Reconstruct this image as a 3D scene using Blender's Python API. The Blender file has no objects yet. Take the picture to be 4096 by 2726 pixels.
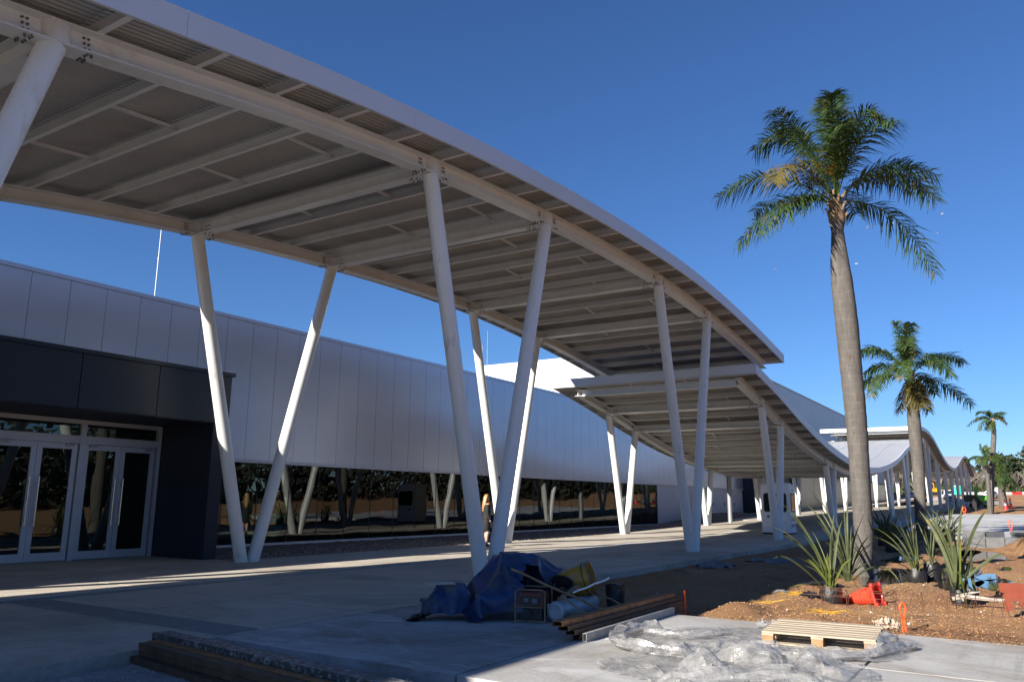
import bpy, math, random
import numpy as np
from mathutils import Vector, Matrix, noise
random.seed(7)
PI = math.pi
SC = bpy.context.scene
COL = SC.collection
# ---------------------------------------------------------------- camera, sky, sun, exposure
# world axes: +x runs along the canopy rows (away from the viewer), +y towards the terminal, +z up
TH = math.radians(32.61408)
RT = Vector((math.sin(TH), -math.cos(TH), 0)); FW0 = Vector((math.cos(TH), math.sin(TH), 0))
def W(X, Y, z=0.0):                       # metres right of / in front of the viewer -> world
    return Vector((RT.x*X+FW0.x*Y, RT.y*X+FW0.y*Y, z))
def w3(v): return RT*v[0] + FW0*v[1] + Vector((0, 0, v[2]))
cam_d = bpy.data.cameras.new('camera'); cam = bpy.data.objects.new('camera', cam_d); COL.objects.link(cam)
cr, cu, cf = w3((0.99994517, -0.00204769, 0.01026963)), w3((-0.01047178, -0.19553309, 0.98064119)), w3((0, 0.98069497, 0.19554382))
m = Matrix((cr, cu, -cf)).transposed().to_4x4(); m.translation = Vector((0, 0, 1.5))
cam.matrix_world = m
cam_d.sensor_width = 36; cam_d.lens = 28.0; cam_d.clip_start = 0.1; cam_d.clip_end = 3000
SC.camera = cam
SUN_TO = Vector((-2.0, 0.6, 1.0)).normalized()
EL = math.asin(SUN_TO.z)
world = bpy.data.worlds.new('World'); SC.world = world; world.use_nodes = True
nt = world.node_tree; nt.nodes.clear()
sky = nt.nodes.new('ShaderNodeTexSky'); sky.sky_type = 'NISHITA'; sky.sun_disc = False
sky.sun_elevation = EL; sky.sun_rotation = math.atan2(SUN_TO.x, SUN_TO.y)
sky.altitude = 0; sky.air_density = 1.0; sky.dust_density = 0.0; sky.ozone_density = 9.0
bg = nt.nodes.new('ShaderNodeBackground'); bg.inputs[1].default_value = 0.052
wo = nt.nodes.new('ShaderNodeOutputWorld')
tint = nt.nodes.new('ShaderNodeMix'); tint.data_type = 'RGBA'; tint.blend_type = 'MULTIPLY'; tint.inputs[0].default_value = 1.0; tint.inputs[7].default_value = (1.0, 1.04, 1.14, 1)
nt.links.new(sky.outputs[0], tint.inputs[6]); nt.links.new(tint.outputs[2], bg.inputs[0]); nt.links.new(bg.outputs[0], wo.inputs[0])
sl = bpy.data.lights.new('sun', 'SUN'); sl.energy = 5.0; sl.angle = math.radians(0.5); sl.color = (1.0, 0.93, 0.83)
so = bpy.data.objects.new('sun', sl); COL.objects.link(so)
so.rotation_mode = 'QUATERNION'; so.rotation_quaternion = SUN_TO.to_track_quat('Z', 'Y'); so.location = SUN_TO*60
SC.view_settings.view_transform = 'Standard'; SC.view_settings.look = 'None'
SC.view_settings.exposure = 1.15; SC.view_settings.gamma = 1.0
SC.cycles.max_bounces = 8; SC.cycles.transparent_max_bounces = 12; SC.cycles.sample_clamp_indirect = 6

# ---------------------------------------------------------------- helpers
class MB:
    def __init__(s): s.v = []; s.f = []
    def add(s, vs, fs):
        b = len(s.v); s.v += [tuple(v) for v in vs]; s.f += [tuple(b+i for i in f) for f in fs]
    def box(s, x0, x1, y0, y1, z0, z1):
        s.add([(x0,y0,z0),(x1,y0,z0),(x1,y1,z0),(x0,y1,z0),(x0,y0,z1),(x1,y0,z1),(x1,y1,z1),(x0,y1,z1)],
              [(3,2,1,0),(4,5,6,7),(0,1,5,4),(1,2,6,5),(2,3,7,6),(3,0,4,7)])
    def obox(s, c, ax, ay, az, hx, hy, hz):          # oriented box
        c = Vector(c); P = []
        for k in (-1, 1):
            for i, j in ((-1,-1),(1,-1),(1,1),(-1,1)): P.append(c+ax*hx*i+ay*hy*j+az*hz*k)
        s.add(P, [(3,2,1,0),(4,5,6,7),(0,1,5,4),(1,2,6,5),(2,3,7,6),(3,0,4,7)])
    def rbox(s, c, hx, hy, hz, rz=0, rx=0, ry=0):
        M = Matrix.Rotation(rz,3,'Z') @ Matrix.Rotation(ry,3,'Y') @ Matrix.Rotation(rx,3,'X')
        s.obox(c, M.col[0].copy(), M.col[1].copy(), M.col[2].copy(), hx, hy, hz)
    def tube(s, p0, p1, r0, r1=None, n=12, caps=True):
        p0, p1 = Vector(p0), Vector(p1); r1 = r0 if r1 is None else r1
        d = (p1-p0).normalized(); a = d.orthogonal().normalized(); b = d.cross(a)
        P = [p0+(a*math.cos(2*PI*i/n)+b*math.sin(2*PI*i/n))*r0 for i in range(n)]
        P += [p1+(a*math.cos(2*PI*i/n)+b*math.sin(2*PI*i/n))*r1 for i in range(n)]
        F = [(i, (i+1)%n, n+(i+1)%n, n+i) for i in range(n)]
        if caps: F += [tuple(range(n-1,-1,-1)), tuple(range(n, 2*n))]
        s.add(P, F)
    def path(s, pts, rad, n=8, caps=True):           # swept tube through points
        pts = [Vector(p) for p in pts]; N = len(pts); P = []; F = []; a = None
        for k in range(N):
            d = (pts[min(k+1,N-1)]-pts[max(k-1,0)]).normalized()
            a = d.orthogonal().normalized() if a is None else (a-d*a.dot(d)).normalized()
            b = d.cross(a); r = rad[k] if isinstance(rad, (list, tuple)) else rad
            P += [pts[k]+(a*math.cos(2*PI*i/n)+b*math.sin(2*PI*i/n))*r for i in range(n)]
        for k in range(N-1):
            F += [(k*n+i, k*n+(i+1)%n, (k+1)*n+(i+1)%n, (k+1)*n+i) for i in range(n)]
        if caps: F += [tuple(range(n-1,-1,-1)), tuple(range((N-1)*n, N*n))]
        s.add(P, F)
    def lathe(s, prof, c=(0,0,0), ax=Vector((0,0,1)), n=24, caps=True):   # prof = (radius, height)
        ax = Vector(ax).normalized(); a = ax.orthogonal().normalized(); b = ax.cross(a); c = Vector(c); P = []; F = []
        for r, h in prof: P += [c+ax*h+(a*math.cos(2*PI*i/n)+b*math.sin(2*PI*i/n))*r for i in range(n)]
        for k in range(len(prof)-1): F += [(k*n+i, k*n+(i+1)%n, (k+1)*n+(i+1)%n, (k+1)*n+i) for i in range(n)]
        if caps: F += [tuple(range(n-1,-1,-1)), tuple(range((len(prof)-1)*n, len(prof)*n))]
        s.add(P, F)
    def prism(s, poly, origin, ax, ay, ext):         # polygon in (ax,ay) plane extruded along ext
        o = Vector(origin); n = len(poly); ext = Vector(ext)
        A = [o+ax*p[0]+ay*p[1] for p in poly]; B = [p+ext for p in A]
        s.add(A+B, [tuple(range(n-1,-1,-1)), tuple(range(n,2*n))]+[(i,(i+1)%n,n+(i+1)%n,n+i) for i in range(n)])
    def mesh(s, name, smooth=None):
        me = bpy.data.meshes.new(name); me.from_pydata(s.v, [], s.f); me.update()
        if smooth is not None:
            me.polygons.foreach_set('use_smooth', [True]*len(me.polygons)); me.set_sharp_from_angle(angle=smooth)
        return me
def obj(name, mb, mat, parent=None, smooth=0.6, origin=None):
    me = mb.mesh(name, smooth) if isinstance(mb, MB) else mb
    o = bpy.data.objects.new(name, me); COL.objects.link(o)
    if mat: me.materials.append(mat)
    if origin is not None:
        me.transform(Matrix.Translation(-Vector(origin))); o.location = origin
    if parent: o.parent = parent
    return o
def fit(o, parent):                                   # parent an object built in world coordinates
    o.parent = parent; o.matrix_parent_inverse = Matrix.Translation(-Vector(parent.location)); return o
def tag(o, label=None, cat=None, group=None, kind=None):
    if label: o['label'] = label
    if cat: o['category'] = cat
    if group: o['group'] = group
    if kind: o['kind'] = kind
    return o
def thing(name, label, cat, loc=(0,0,0), rz=0, group=None):
    o = bpy.data.objects.new(name, None); COL.objects.link(o); o.location = loc; o.rotation_euler = (0,0,rz)
    o.empty_display_size = 0.3
    return tag(o, label, cat, group)
def dup(root, loc, rz=0, label=None):
    r = root.copy(); COL.objects.link(r); r.location = loc; r.rotation_euler = (0,0,rz)
    if label: r['label'] = label
    for ch in list(root.children):
        c = ch.copy(); COL.objects.link(c); c.parent = r
        for g in list(ch.children):
            d = g.copy(); COL.objects.link(d); d.parent = c
    return r

# ---------------------------------------------------------------- draped cloth, settled by simulation while the scene is empty
def settle(x0, x1, y0, y1, z0, step, boxes, frames, shrink=0.0, seed=0, bend=.4, tens=12, wav=0.0, keep=None, mass=.15):
    nx, ny = int((x1-x0)/step), int((y1-y0)/step); vs, fs = [], []
    for j in range(ny+1):
        for i in range(nx+1):
            x = x0+(x1-x0)*i/nx; y = y0+(y1-y0)*j/ny; ex = .05*noise.noise((x*2.5,y*2.5,seed+7))
            vs.append((x+.01*noise.noise((x*9,y*9,seed))+ex, y+.01*noise.noise((x*9,y*9,seed+3))+ex, z0+wav*noise.noise((x*3,y*3,seed))))
    for j in range(ny):
        for i in range(nx):
            x = x0+(x1-x0)*(i+.5)/nx; y = y0+(y1-y0)*(j+.5)/ny
            if keep is None or keep(x, y): a = j*(nx+1)+i; fs.append((a, a+1, a+nx+2, a+nx+1))
    used = sorted({v for f in fs for v in f}); mp = {v: k for k, v in enumerate(used)}
    me = bpy.data.meshes.new('c'); me.from_pydata([vs[v] for v in used], [], [tuple(mp[v] for v in f) for f in fs]); o = bpy.data.objects.new('c', me); COL.objects.link(o); cl = []
    mx, my = (x0+x1)/2, (y0+y1)/2
    for (cx, cy, cz, hx, hy, hz, rz, rx) in [(mx,my,-.5,6,6,.5,0,0)]+boxes:
        b_ = MB(); b_.rbox((cx,cy,cz), hx, hy, hz, rz, rx); b = bpy.data.objects.new('b', b_.mesh('b')); COL.objects.link(b)
        b.modifiers.new('col', 'COLLISION'); b.collision.thickness_outer = .012; b.collision.cloth_friction = 30; cl.append(b)
    c = o.modifiers.new('cl', 'CLOTH'); s = c.settings; s.quality = 6; s.mass = mass; s.tension_stiffness = tens; s.compression_stiffness = tens; s.shear_stiffness = 3; s.bending_stiffness = bend; s.air_damping = 2; s.shrink_min = shrink
    c.collision_settings.use_collision = True; c.collision_settings.distance_min = .008; c.collision_settings.collision_quality = 3
    c.point_cache.frame_start = 1; c.point_cache.frame_end = frames
    for f in range(1, frames+1): SC.frame_set(f)
    dg = bpy.context.evaluated_depsgraph_get(); out = bpy.data.meshes.new_from_object(o.evaluated_get(dg))
    mb = MB(); mb.v = [tuple(W(v.co.x, v.co.y, max(v.co.z, .002)-.098)) for v in out.vertices]; mb.f = [tuple(p.vertices) for p in out.polygons]
    for b in cl+[o]: bpy.data.objects.remove(b)
    bpy.data.meshes.remove(out); SC.frame_set(1); return mb
TARP1 = settle(-.92, 1.0, 10.72, 12.95, .95, .036, [(-.20,11.50,.22,.28,.26,.22,.15,.35),(.08,12.05,.36,.34,.28,.36,-.1,.25),(.62,12.25,.26,.26,.22,.26,.2,.3),(-.42,11.85,.17,.14,.14,.17,.4,0),(.33,11.45,.22,.18,.14,.22,-.25,0),(.0,11.95,.78,.12,.07,.05,.5,.2),(-.05,11.45,.50,.07,.10,.06,.9,.3),(.25,12.2,.72,.06,.12,.06,.2,-.3),(-.33,11.3,.25,.08,.05,.07,.3,.2),(.68,12.15,.52,.1,.06,.05,.8,.2)], 46, seed=1, bend=.6, keep=lambda x, y: not (x > .16+.25*(y-11.0) and y < 11.75))
TARP2 = settle(-1.34, -.30, 10.9, 12.1, .62, .034, [(-.80,11.5,.23,.15,.17,.23,.1,0),(-1.04,11.3,.13,.11,.12,.13,.3,0),(-.62,11.35,.10,.1,.1,.10,.5,.2)], 40, seed=5, bend=.5, keep=lambda x, y: not (x < -1.2 and y > 11.7))
def blob(x, y, cx, cy, rx, ry, sd): 
    a = math.atan2(y-cy, x-cx); return math.hypot((x-cx)/rx, (y-cy)/ry) < 1+.22*noise.noise((math.cos(a)*1.5, math.sin(a)*1.5, sd))
FILM1 = settle(1.35, 4.6, 8.65, 10.75, .05, .042, [], 24, shrink=-.18, seed=9, bend=.05, wav=.10, keep=lambda x, y: blob(x, y, 3.0, 9.65, 1.5, .95, 2))
FILM2 = settle(1.05, 3.35, 7.2, 9.25, .12, .034, [(1.9,8.2,.04,.12,.10,.05,.3,.2),(2.6,8.5,.05,.09,.1,.07,.8,.1)], 34, shrink=-.34, seed=14, bend=.03, wav=.30, keep=lambda x, y: blob(x, y, 2.25, 8.2, 1.0, .92, 6))
# ---------------------------------------------------------------- materials
def nmat(name):
    m = bpy.data.materials.new(name); m.use_nodes = True; t = m.node_tree
    return m, t, t.nodes['Principled BSDF'], t.nodes, t.links
def noise_n(N, L, co, scale, detail=4, rough=0.6, dist=0.0):
    n = N.new('ShaderNodeTexNoise'); n.inputs['Scale'].default_value = scale; n.inputs['Detail'].default_value = detail
    n.inputs['Roughness'].default_value = rough; n.inputs['Distortion'].default_value = dist
    if co is not None: L.new(co, n.inputs['Vector'])
    return n.outputs[0]
def ramp_n(N, L, fac, stops):
    r = N.new('ShaderNodeValToRGB'); e = r.color_ramp.elements
    while len(e) < len(stops): e.new(0.5)
    for el, (p, c) in zip(e, stops):
        el.position = p; el.color = (c[0], c[1], c[2], 1) if not isinstance(c, (int, float)) else (c, c, c, 1)
    L.new(fac, r.inputs[0]); return r.outputs[0]
def mix_n(N, L, fac, a, b, mode='MIX'):
    m = N.new('ShaderNodeMix'); m.data_type = 'RGBA'; m.blend_type = mode
    if isinstance(fac, (int, float)): m.inputs[0].default_value = fac
    else: L.new(fac, m.inputs[0])
    for s, v in ((6, a), (7, b)):
        if isinstance(v, tuple): m.inputs[s].default_value = (*v, 1)
        else: L.new(v, m.inputs[s])
    return m.outputs[2]
def bump_n(N, L, B, h, strength, dist=0.02):
    b = N.new('ShaderNodeBump'); b.inputs['Strength'].default_value = strength; b.inputs['Distance'].default_value = dist
    L.new(h, b.inputs['Height']); L.new(b.outputs[0], B.inputs['Normal'])
def coord(N, L, scale=None, world_=True):
    if world_:
        g = N.new('ShaderNodeNewGeometry'); o = g.outputs['Position']
    else:
        g = N.new('ShaderNodeTexCoord'); o = g.outputs['Object']
    if scale:
        mp = N.new('ShaderNodeMapping'); mp.inputs['Scale'].default_value = scale; L.new(o, mp.inputs['Vector']); o = mp.outputs[0]
    return o
def simple(name, col, rough=0.5, metal=0.0, var=0.12, scale=6, bump=0.0, dirt=None, dirt_scale=3, dirt_lo=0.55, world_=False, spec=None, stretch=None, dirt_hi=None):
    m, t, B, N, L = nmat(name); co = coord(N, L, stretch, world_)
    f = noise_n(N, L, co, scale, 5)
    lo = tuple(max(0, c*(1-var)) for c in col); hi = tuple(min(1, c*(1+var)) for c in col)
    c = ramp_n(N, L, f, [(0.3, lo), (0.7, hi)])
    if dirt:
        f2 = noise_n(N, L, co, dirt_scale, 8, 0.7)
        mk = ramp_n(N, L, f2, [(dirt_lo, 0.0), (dirt_hi or dirt_lo+0.15, 1.0)])
        c = mix_n(N, L, mk, c, dirt)
    L.new(c, B.inputs['Base Color']); B.inputs['Roughness'].default_value = rough; B.inputs['Metallic'].default_value = metal
    if spec is not None: B.inputs['Specular IOR Level'].default_value = spec
    if bump: bump_n(N, L, B, noise_n(N, L, co, scale*4, 5), bump, 0.01)
    return m
def concrete(name, c0, c1, stain, white=0.0, bump=0.25):
    m, t, B, N, L = nmat(name); co = coord(N, L)
    c = ramp_n(N, L, noise_n(N, L, co, 0.55, 8, 0.65), [(0.3, c0), (0.7, c1)])
    st = ramp_n(N, L, noise_n(N, L, co, 0.28, 9, 0.72, 0.6), [(0.48, 0.0), (0.60, 0.9)])
    c = mix_n(N, L, st, c, stain)
    tm = N.new('ShaderNodeMapping'); tm.inputs['Scale'].default_value = (0.22, 3.2, 1); tm.inputs['Rotation'].default_value = (0,0,0.35); L.new(co, tm.inputs['Vector'])
    tr = ramp_n(N, L, noise_n(N, L, tm.outputs[0], 1.0, 7, 0.7, 0.3), [(0.56, 0.0), (0.66, 0.4)])
    c = mix_n(N, L, tr, c, tuple(q*.6 for q in c0))
    sp2 = ramp_n(N, L, noise_n(N, L, co, 1.3, 10, 0.8, 0.4), [(0.60, 0.0), (0.70, 0.45)])
    c = mix_n(N, L, sp2, c, tuple(min(1,q*1.35) for q in c1))
    fine = ramp_n(N, L, noise_n(N, L, co, 28, 6, 0.8), [(0.3, 0.82), (0.7, 1.1)])
    c = mix_n(N, L, 1.0, c, fine, 'MULTIPLY')
    if white:
        mp = N.new('ShaderNodeMapping'); mp.inputs['Scale'].default_value = (1.0, 0.45, 1); mp.inputs['Rotation'].default_value = (0,0,0.5); L.new(co, mp.inputs['Vector'])
        wv = ramp_n(N, L, noise_n(N, L, mp.outputs[0], 0.8, 10, 0.75, 1.0), [(0.52, 0.0), (0.68, white)])
        c = mix_n(N, L, wv, c, (0.62, 0.62, 0.63))
    sp = ramp_n(N, L, noise_n(N, L, co, 7, 10, 0.85), [(0.66, 0.0), (0.72, 0.5)])
    c = mix_n(N, L, sp, c, (0.12, 0.11, 0.1))
    L.new(c, B.inputs['Base Color']); B.inputs['Roughness'].default_value = 0.85
    bump_n(N, L, B, noise_n(N, L, co, 22, 8, 0.75), bump, 0.01)
    return m
M = {}
M['walk'] = concrete('walk_concrete', (0.42,0.375,0.31), (0.54,0.49,0.41), (0.34,0.295,0.24))
M['slab'] = concrete('slab_concrete', (0.31,0.30,0.285), (0.42,0.41,0.39), (0.25,0.22,0.18), white=0.7)
M['road'] = concrete('road_concrete', (0.38,0.38,0.375), (0.47,0.47,0.465), (0.33,0.32,0.31), white=0.4)
M['lower'] = concrete('lower_gravel', (0.26,0.26,0.27), (0.42,0.42,0.43), (0.2,0.19,0.18), white=0.9, bump=1.0)
M['white_steel'] = simple('white_painted_steel', (0.72,0.73,0.71), 0.32, 0, 0.04, 3, dirt=(0.5,0.47,0.41), dirt_scale=3.0, dirt_lo=0.58, world_=True, stretch=(1,1,.35))
M['frame_steel'] = simple('canopy_frame_steel', (0.68,0.69,0.68), 0.38, 0, 0.05, 2, dirt=(0.52,0.50,0.46), dirt_scale=1.6, dirt_lo=0.58, stretch=(1,1,1))
M['deck'] = simple('roof_deck_metal', (0.38,0.38,0.37), 0.5, 0.15, 0.08, 0.8, dirt=(0.32,0.31,0.295), dirt_scale=0.5, dirt_lo=0.5)
M['roof_top'] = simple('roof_sheet_top', (0.35,0.36,0.38), 0.5, 0.0, 0.04, 0.3, dirt=(0.45,0.45,0.46), dirt_scale=0.4, dirt_lo=0.55)
M['fascia'] = simple('fascia_metal', (0.60,0.62,0.66), 0.42, 0.1, 0.03, 0.6)
M['bolt'] = simple('bolt_steel', (0.16,0.15,0.14), 0.45, 0.6)
M['galv'] = simple('galvanised_steel', (0.34,0.35,0.36), 0.45, 0.5, 0.1, 9)
M['white'] = simple('white_plastic', (0.78,0.79,0.80), 0.35, 0, 0.02)
M['black'] = simple('black_rubber', (0.02,0.02,0.02), 0.6)
M['polybag'] = simple('black_polythene', (0.014,0.014,0.015), 0.42, 0, 0.3, 8, bump=0.9, dirt=(0.16,0.12,0.08), dirt_scale=6, dirt_lo=0.6)
M['orange'] = simple('orange_plastic', (0.95,0.10,0.015), 0.45, 0, 0.06)
M['cone'] = simple('cone_plastic', (0.95,0.055,0.025), 0.35, 0, 0.08, 5, dirt=(0.5,0.05,0.03), dirt_scale=9, dirt_lo=0.62)
def clad():
    m, t, B, N, L = nmat('aluminium_panel'); co = coord(N, L, (0.25, 1, 0.6))
    c = ramp_n(N, L, noise_n(N, L, co, 0.8, 4), [(0.3, (0.43,0.46,0.54)), (0.7, (0.49,0.52,0.60))])
    L.new(c, B.inputs['Base Color']); B.inputs['Metallic'].default_value = 0.65; B.inputs['Roughness'].default_value = 0.36
    bump_n(N, L, B, noise_n(N, L, coord(N, L, (0.9,1,0.35)), 1.0, 2), 0.12, 0.03)
    return m
M['clad'] = clad()
M['ribclad'] = simple('ribbed_cladding', (0.45,0.48,0.52), 0.5, 0.25, 0.05, 0.2)
M['white_clad'] = simple('white_cladding', (0.72,0.73,0.75), 0.5, 0.0, 0.02, 0.2)
M['plaster'] = simple('white_panel', (0.50,0.50,0.54), 0.6, 0.0, 0.06, 0.8, dirt=(0.4,0.4,0.42), dirt_scale=0.7, dirt_lo=0.55)
M['navy'] = simple('navy_panel', (0.008,0.015,0.028), 0.45, 0.1, 0.1, 1.5)
M['navy_dark'] = simple('navy_render', (0.012,0.015,0.028), 0.55, 0, 0.15, 3)
M['alu_frame'] = simple('door_frame_aluminium', (0.50,0.52,0.57), 0.42, 0.2, 0.05, 4, dirt=(0.3,0.28,0.27), dirt_scale=5, dirt_lo=0.66)
M['chrome'] = simple('polished_steel', (0.6,0.6,0.6), 0.2, 1.0, 0.05)
M['dark_gap'] = simple('dark_joint', (0.012,0.012,0.014), 0.6)
M['teal'] = simple('teal_panel', (0.10,0.33,0.42), 0.4)
M['interior'] = simple('interior_surface', (0.16,0.16,0.16), 0.8, 0, 0.2, 0.6)
M['int_floor'] = simple('interior_floor', (0.22,0.21,0.2), 0.35, 0, 0.1, 0.8)
def glass(name, tint, refl):
    m, t, B, N, L = nmat(name); N.remove(B); out = N['Material Output']
    tr = N.new('ShaderNodeBsdfTransparent'); tr.inputs[0].default_value = (*tint, 1)
    gl = N.new('ShaderNodeBsdfGlossy'); gl.inputs['Roughness'].default_value = 0.0; gl.inputs['Color'].default_value = (0.9,0.95,0.95,1)
    fr = N.new('ShaderNodeFresnel'); fr.inputs[0].default_value = 1.5
    ad = N.new('ShaderNodeMath'); ad.operation = 'MULTIPLY_ADD'; ad.inputs[1].default_value = 1.0; ad.inputs[2].default_value = refl; ad.use_clamp = True
    L.new(fr.outputs[0], ad.inputs[0])
    nz = noise_n(N, L, coord(N, L, (0.6,1,0.8)), 1.1, 1); bp = N.new('ShaderNodeBump'); bp.inputs['Strength'].default_value = 0.08; bp.inputs['Distance'].default_value = 0.05
    L.new(nz, bp.inputs['Height']); L.new(bp.outputs[0], gl.inputs['Normal'])
    mx = N.new('ShaderNodeMixShader'); L.new(ad.outputs[0], mx.inputs[0]); L.new(tr.outputs[0], mx.inputs[1]); L.new(gl.outputs[0], mx.inputs[2]); L.new(mx.outputs[0], out.inputs[0])
    return m
M['glass'] = glass('window_glass', (0.45,0.52,0.49), 0.015)
def dirt_mat():
    m, t, B, N, L = nmat('red_brown_soil'); co = coord(N, L)
    c = ramp_n(N, L, noise_n(N, L, co, 0.35, 8, 0.65), [(0.25, (0.23,0.105,0.040)), (0.5, (0.35,0.185,0.078)), (0.75, (0.43,0.255,0.12))])
    gr = ramp_n(N, L, noise_n(N, L, co, 38, 5, 0.75), [(0.28, 0.5), (0.55, 1.0), (0.75, 1.6)])
    c = mix_n(N, L, 1.0, c, gr, 'MULTIPLY')
    wet = ramp_n(N, L, noise_n(N, L, co, 0.9, 6, 0.7, 0.5), [(0.55, 0.0), (0.68, 0.6)])
    c = mix_n(N, L, wet, c, (0.13,0.068,0.035))
    L.new(c, B.inputs['Base Color']); B.inputs['Roughness'].default_value = 0.9
    bump_n(N, L, B, noise_n(N, L, co, 20, 9, 0.85), 1.0, 0.06)
    return m
M['dirt'] = dirt_mat()
M['clod'] = simple('soil_clod', (0.34,0.19,0.088), 0.9, 0, 0.35, 12, bump=0.5, world_=True)
M['stone'] = simple('pale_stone', (0.42,0.39,0.35), 0.85, 0, 0.25, 9, bump=0.5, world_=True)
M['gravel'] = simple('brown_gravel', (0.12,0.085,0.065), 0.9, 0, 0.5, 9, bump=1.0, world_=True)
M['pebble'] = simple('pebble', (0.34,0.27,0.21), 0.85, 0, 0.4, 2.5, world_=True)
def water():
    m, t, B, N, L = nmat('puddle_water'); B.inputs['Base Color'].default_value = (0.05,0.035,0.02,1); B.inputs['Roughness'].default_value = 0.02; B.inputs['IOR'].default_value = 1.33
    B.inputs['Specular IOR Level'].default_value = 1.0
    bump_n(N, L, B, noise_n(N, L, coord(N, L), 6, 2), 0.02, 0.01); return m
M['water'] = water()
def bark():
    m, t, B, N, L = nmat('palm_trunk'); co = coord(N, L, None, False)
    sep = N.new('ShaderNodeSeparateXYZ'); L.new(co, sep.inputs[0])
    wob = noise_n(N, L, co, 0.9, 4)
    ma = N.new('ShaderNodeMath'); ma.operation = 'MULTIPLY_ADD'; ma.inputs[1].default_value = 0.55; L.new(wob, ma.inputs[0]); L.new(sep.outputs[2], ma.inputs[2])
    mm = N.new('ShaderNodeMath'); mm.operation = 'MULTIPLY'; mm.inputs[1].default_value = 4.6; L.new(ma.outputs[0], mm.inputs[0])
    fr = N.new('ShaderNodeMath'); fr.operation = 'FRACT'; L.new(mm.outputs[0], fr.inputs[0])
    ring = ramp_n(N, L, fr.outputs[0], [(0.0, 1.22), (0.06, 1.18), (0.10, 0.97), (0.93, 1.0), (1.0, 1.15)])
    c = ramp_n(N, L, noise_n(N, L, coord(N, L, (5, 5, 0.9), False), 1.4, 9, 0.78, 0.5), [(0.3, (0.055,0.050,0.045)), (0.7, (0.14,0.126,0.112))])
    c = mix_n(N, L, 1.0, c, ring, 'MULTIPLY')
    sc = ramp_n(N, L, noise_n(N, L, coord(N, L, (5, 5, 1.8), False), 1.2, 6, 0.7), [(0.63, 0.0), (0.68, 0.9)])
    c = mix_n(N, L, sc, c, (0.09,0.05,0.03))
    L.new(c, B.inputs['Base Color']); B.inputs['Roughness'].default_value = 0.9
    bump_n(N, L, B, ring, 0.35, 0.02); return m
M['bark'] = bark()
def leaf(name, a, b, yellow=0.0, trans=0.25):
    m, t, B, N, L = nmat(name); co = coord(N, L, None, True)
    c = ramp_n(N, L, noise_n(N, L, co, 3.2, 5, 0.7), [(0.3, a), (0.7, b)])
    if yellow:
        y = ramp_n(N, L, noise_n(N, L, co, 1.3, 4, 0.7), [(0.58, 0.0), (0.66, yellow)])
        c = mix_n(N, L, y, c, (0.26,0.17,0.035))
    L.new(c, B.inputs['Base Color']); B.inputs['Roughness'].default_value = 0.5
    B.inputs['Specular IOR Level'].default_value = 0.25
    tl = N.new('ShaderNodeBsdfTranslucent'); L.new(c, tl.inputs[0]); mx = N.new('ShaderNodeMixShader'); mx.inputs[0].default_value = trans
    L.new(B.outputs[0], mx.inputs[1]); L.new(tl.outputs[0], mx.inputs[2]); L.new(mx.outputs[0], N['Material Output'].inputs[0])
    return m
M['frond'] = leaf('palm_frond', (0.022,0.05,0.012), (0.065,0.105,0.028), 0.75, 0.18)
M['frond_dry'] = leaf('dry_frond', (0.085,0.075,0.018), (0.17,0.13,0.035), 0.0)
M['flax'] = leaf('flax_leaf', (0.040,0.052,0.020), (0.095,0.112,0.048), 0.45, 0.12)
M['flax_green'] = leaf('green_flax_leaf', (0.075,0.105,0.016), (0.155,0.18,0.04), 0.6, 0.15)
M['tree_dark'] = leaf('dark_foliage', (0.014,0.024,0.011), (0.04,0.054,0.024), 0.0, 0.06)
M['tree_mid'] = leaf('mid_foliage', (0.028,0.040,0.016), (0.06,0.072,0.032), 0.0, 0.06)
M['twig'] = simple('bare_twigs', (0.21,0.175,0.15), 0.9, 0, 0.3, 0.1, world_=True)
M['rust'] = simple('rusty_steel', (0.30,0.14,0.05), 0.7, 0.3, 0.4, 9, bump=0.4, dirt=(0.30,0.27,0.24), dirt_scale=14, dirt_lo=0.56)
M['rust_dark'] = simple('dark_rusty_steel', (0.10,0.065,0.042), 0.7, 0.3, 0.4, 6, bump=0.4, dirt=(0.16,0.085,0.04), dirt_scale=4, dirt_lo=0.52)
M['grey_tube'] = simple('mud_grey_steel', (0.36,0.35,0.33), 0.75, 0.1, 0.2, 8, bump=0.3, dirt=(0.14,0.12,0.1), dirt_scale=7, dirt_lo=0.62)
M['tar_beam'] = simple('paint_splashed_steel', (0.06,0.062,0.07), 0.5, 0.2, 0.4, 5, bump=0.5, dirt=(0.55,0.55,0.54), dirt_scale=16, dirt_lo=0.5, dirt_hi=0.74, world_=True)
M['wood'] = simple('pallet_wood', (0.40,0.33,0.24), 0.75, 0, 0.18, 4, bump=0.2, stretch=(10,0.8,4), dirt=(0.30,0.20,0.11), dirt_scale=3, dirt_lo=0.58)
M['wood_dark'] = simple('pallet_block_wood', (0.30,0.18,0.09), 0.85, 0, 0.3, 7, bump=0.3)
M['old_wood'] = simple('weathered_wood', (0.25,0.17,0.10), 0.85, 0, 0.35, 6, bump=0.4)
M['drift'] = simple('grey_dead_wood', (0.40,0.36,0.31), 0.9, 0, 0.3, 9, bump=0.5)
M['tarp'] = simple('blue_tarpaulin', (0.010,0.034,0.115), 0.36, 0, 0.5, 2.5, bump=0.9, dirt=(0.05,0.06,0.07), dirt_scale=3.5, dirt_lo=0.48)
M['bucket_black'] = simple('cement_stained_bucket', (0.02,0.02,0.022), 0.5, 0, 0.4, 6, dirt=(0.2,0.19,0.17), dirt_scale=7, dirt_lo=0.62, bump=0.3)
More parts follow.
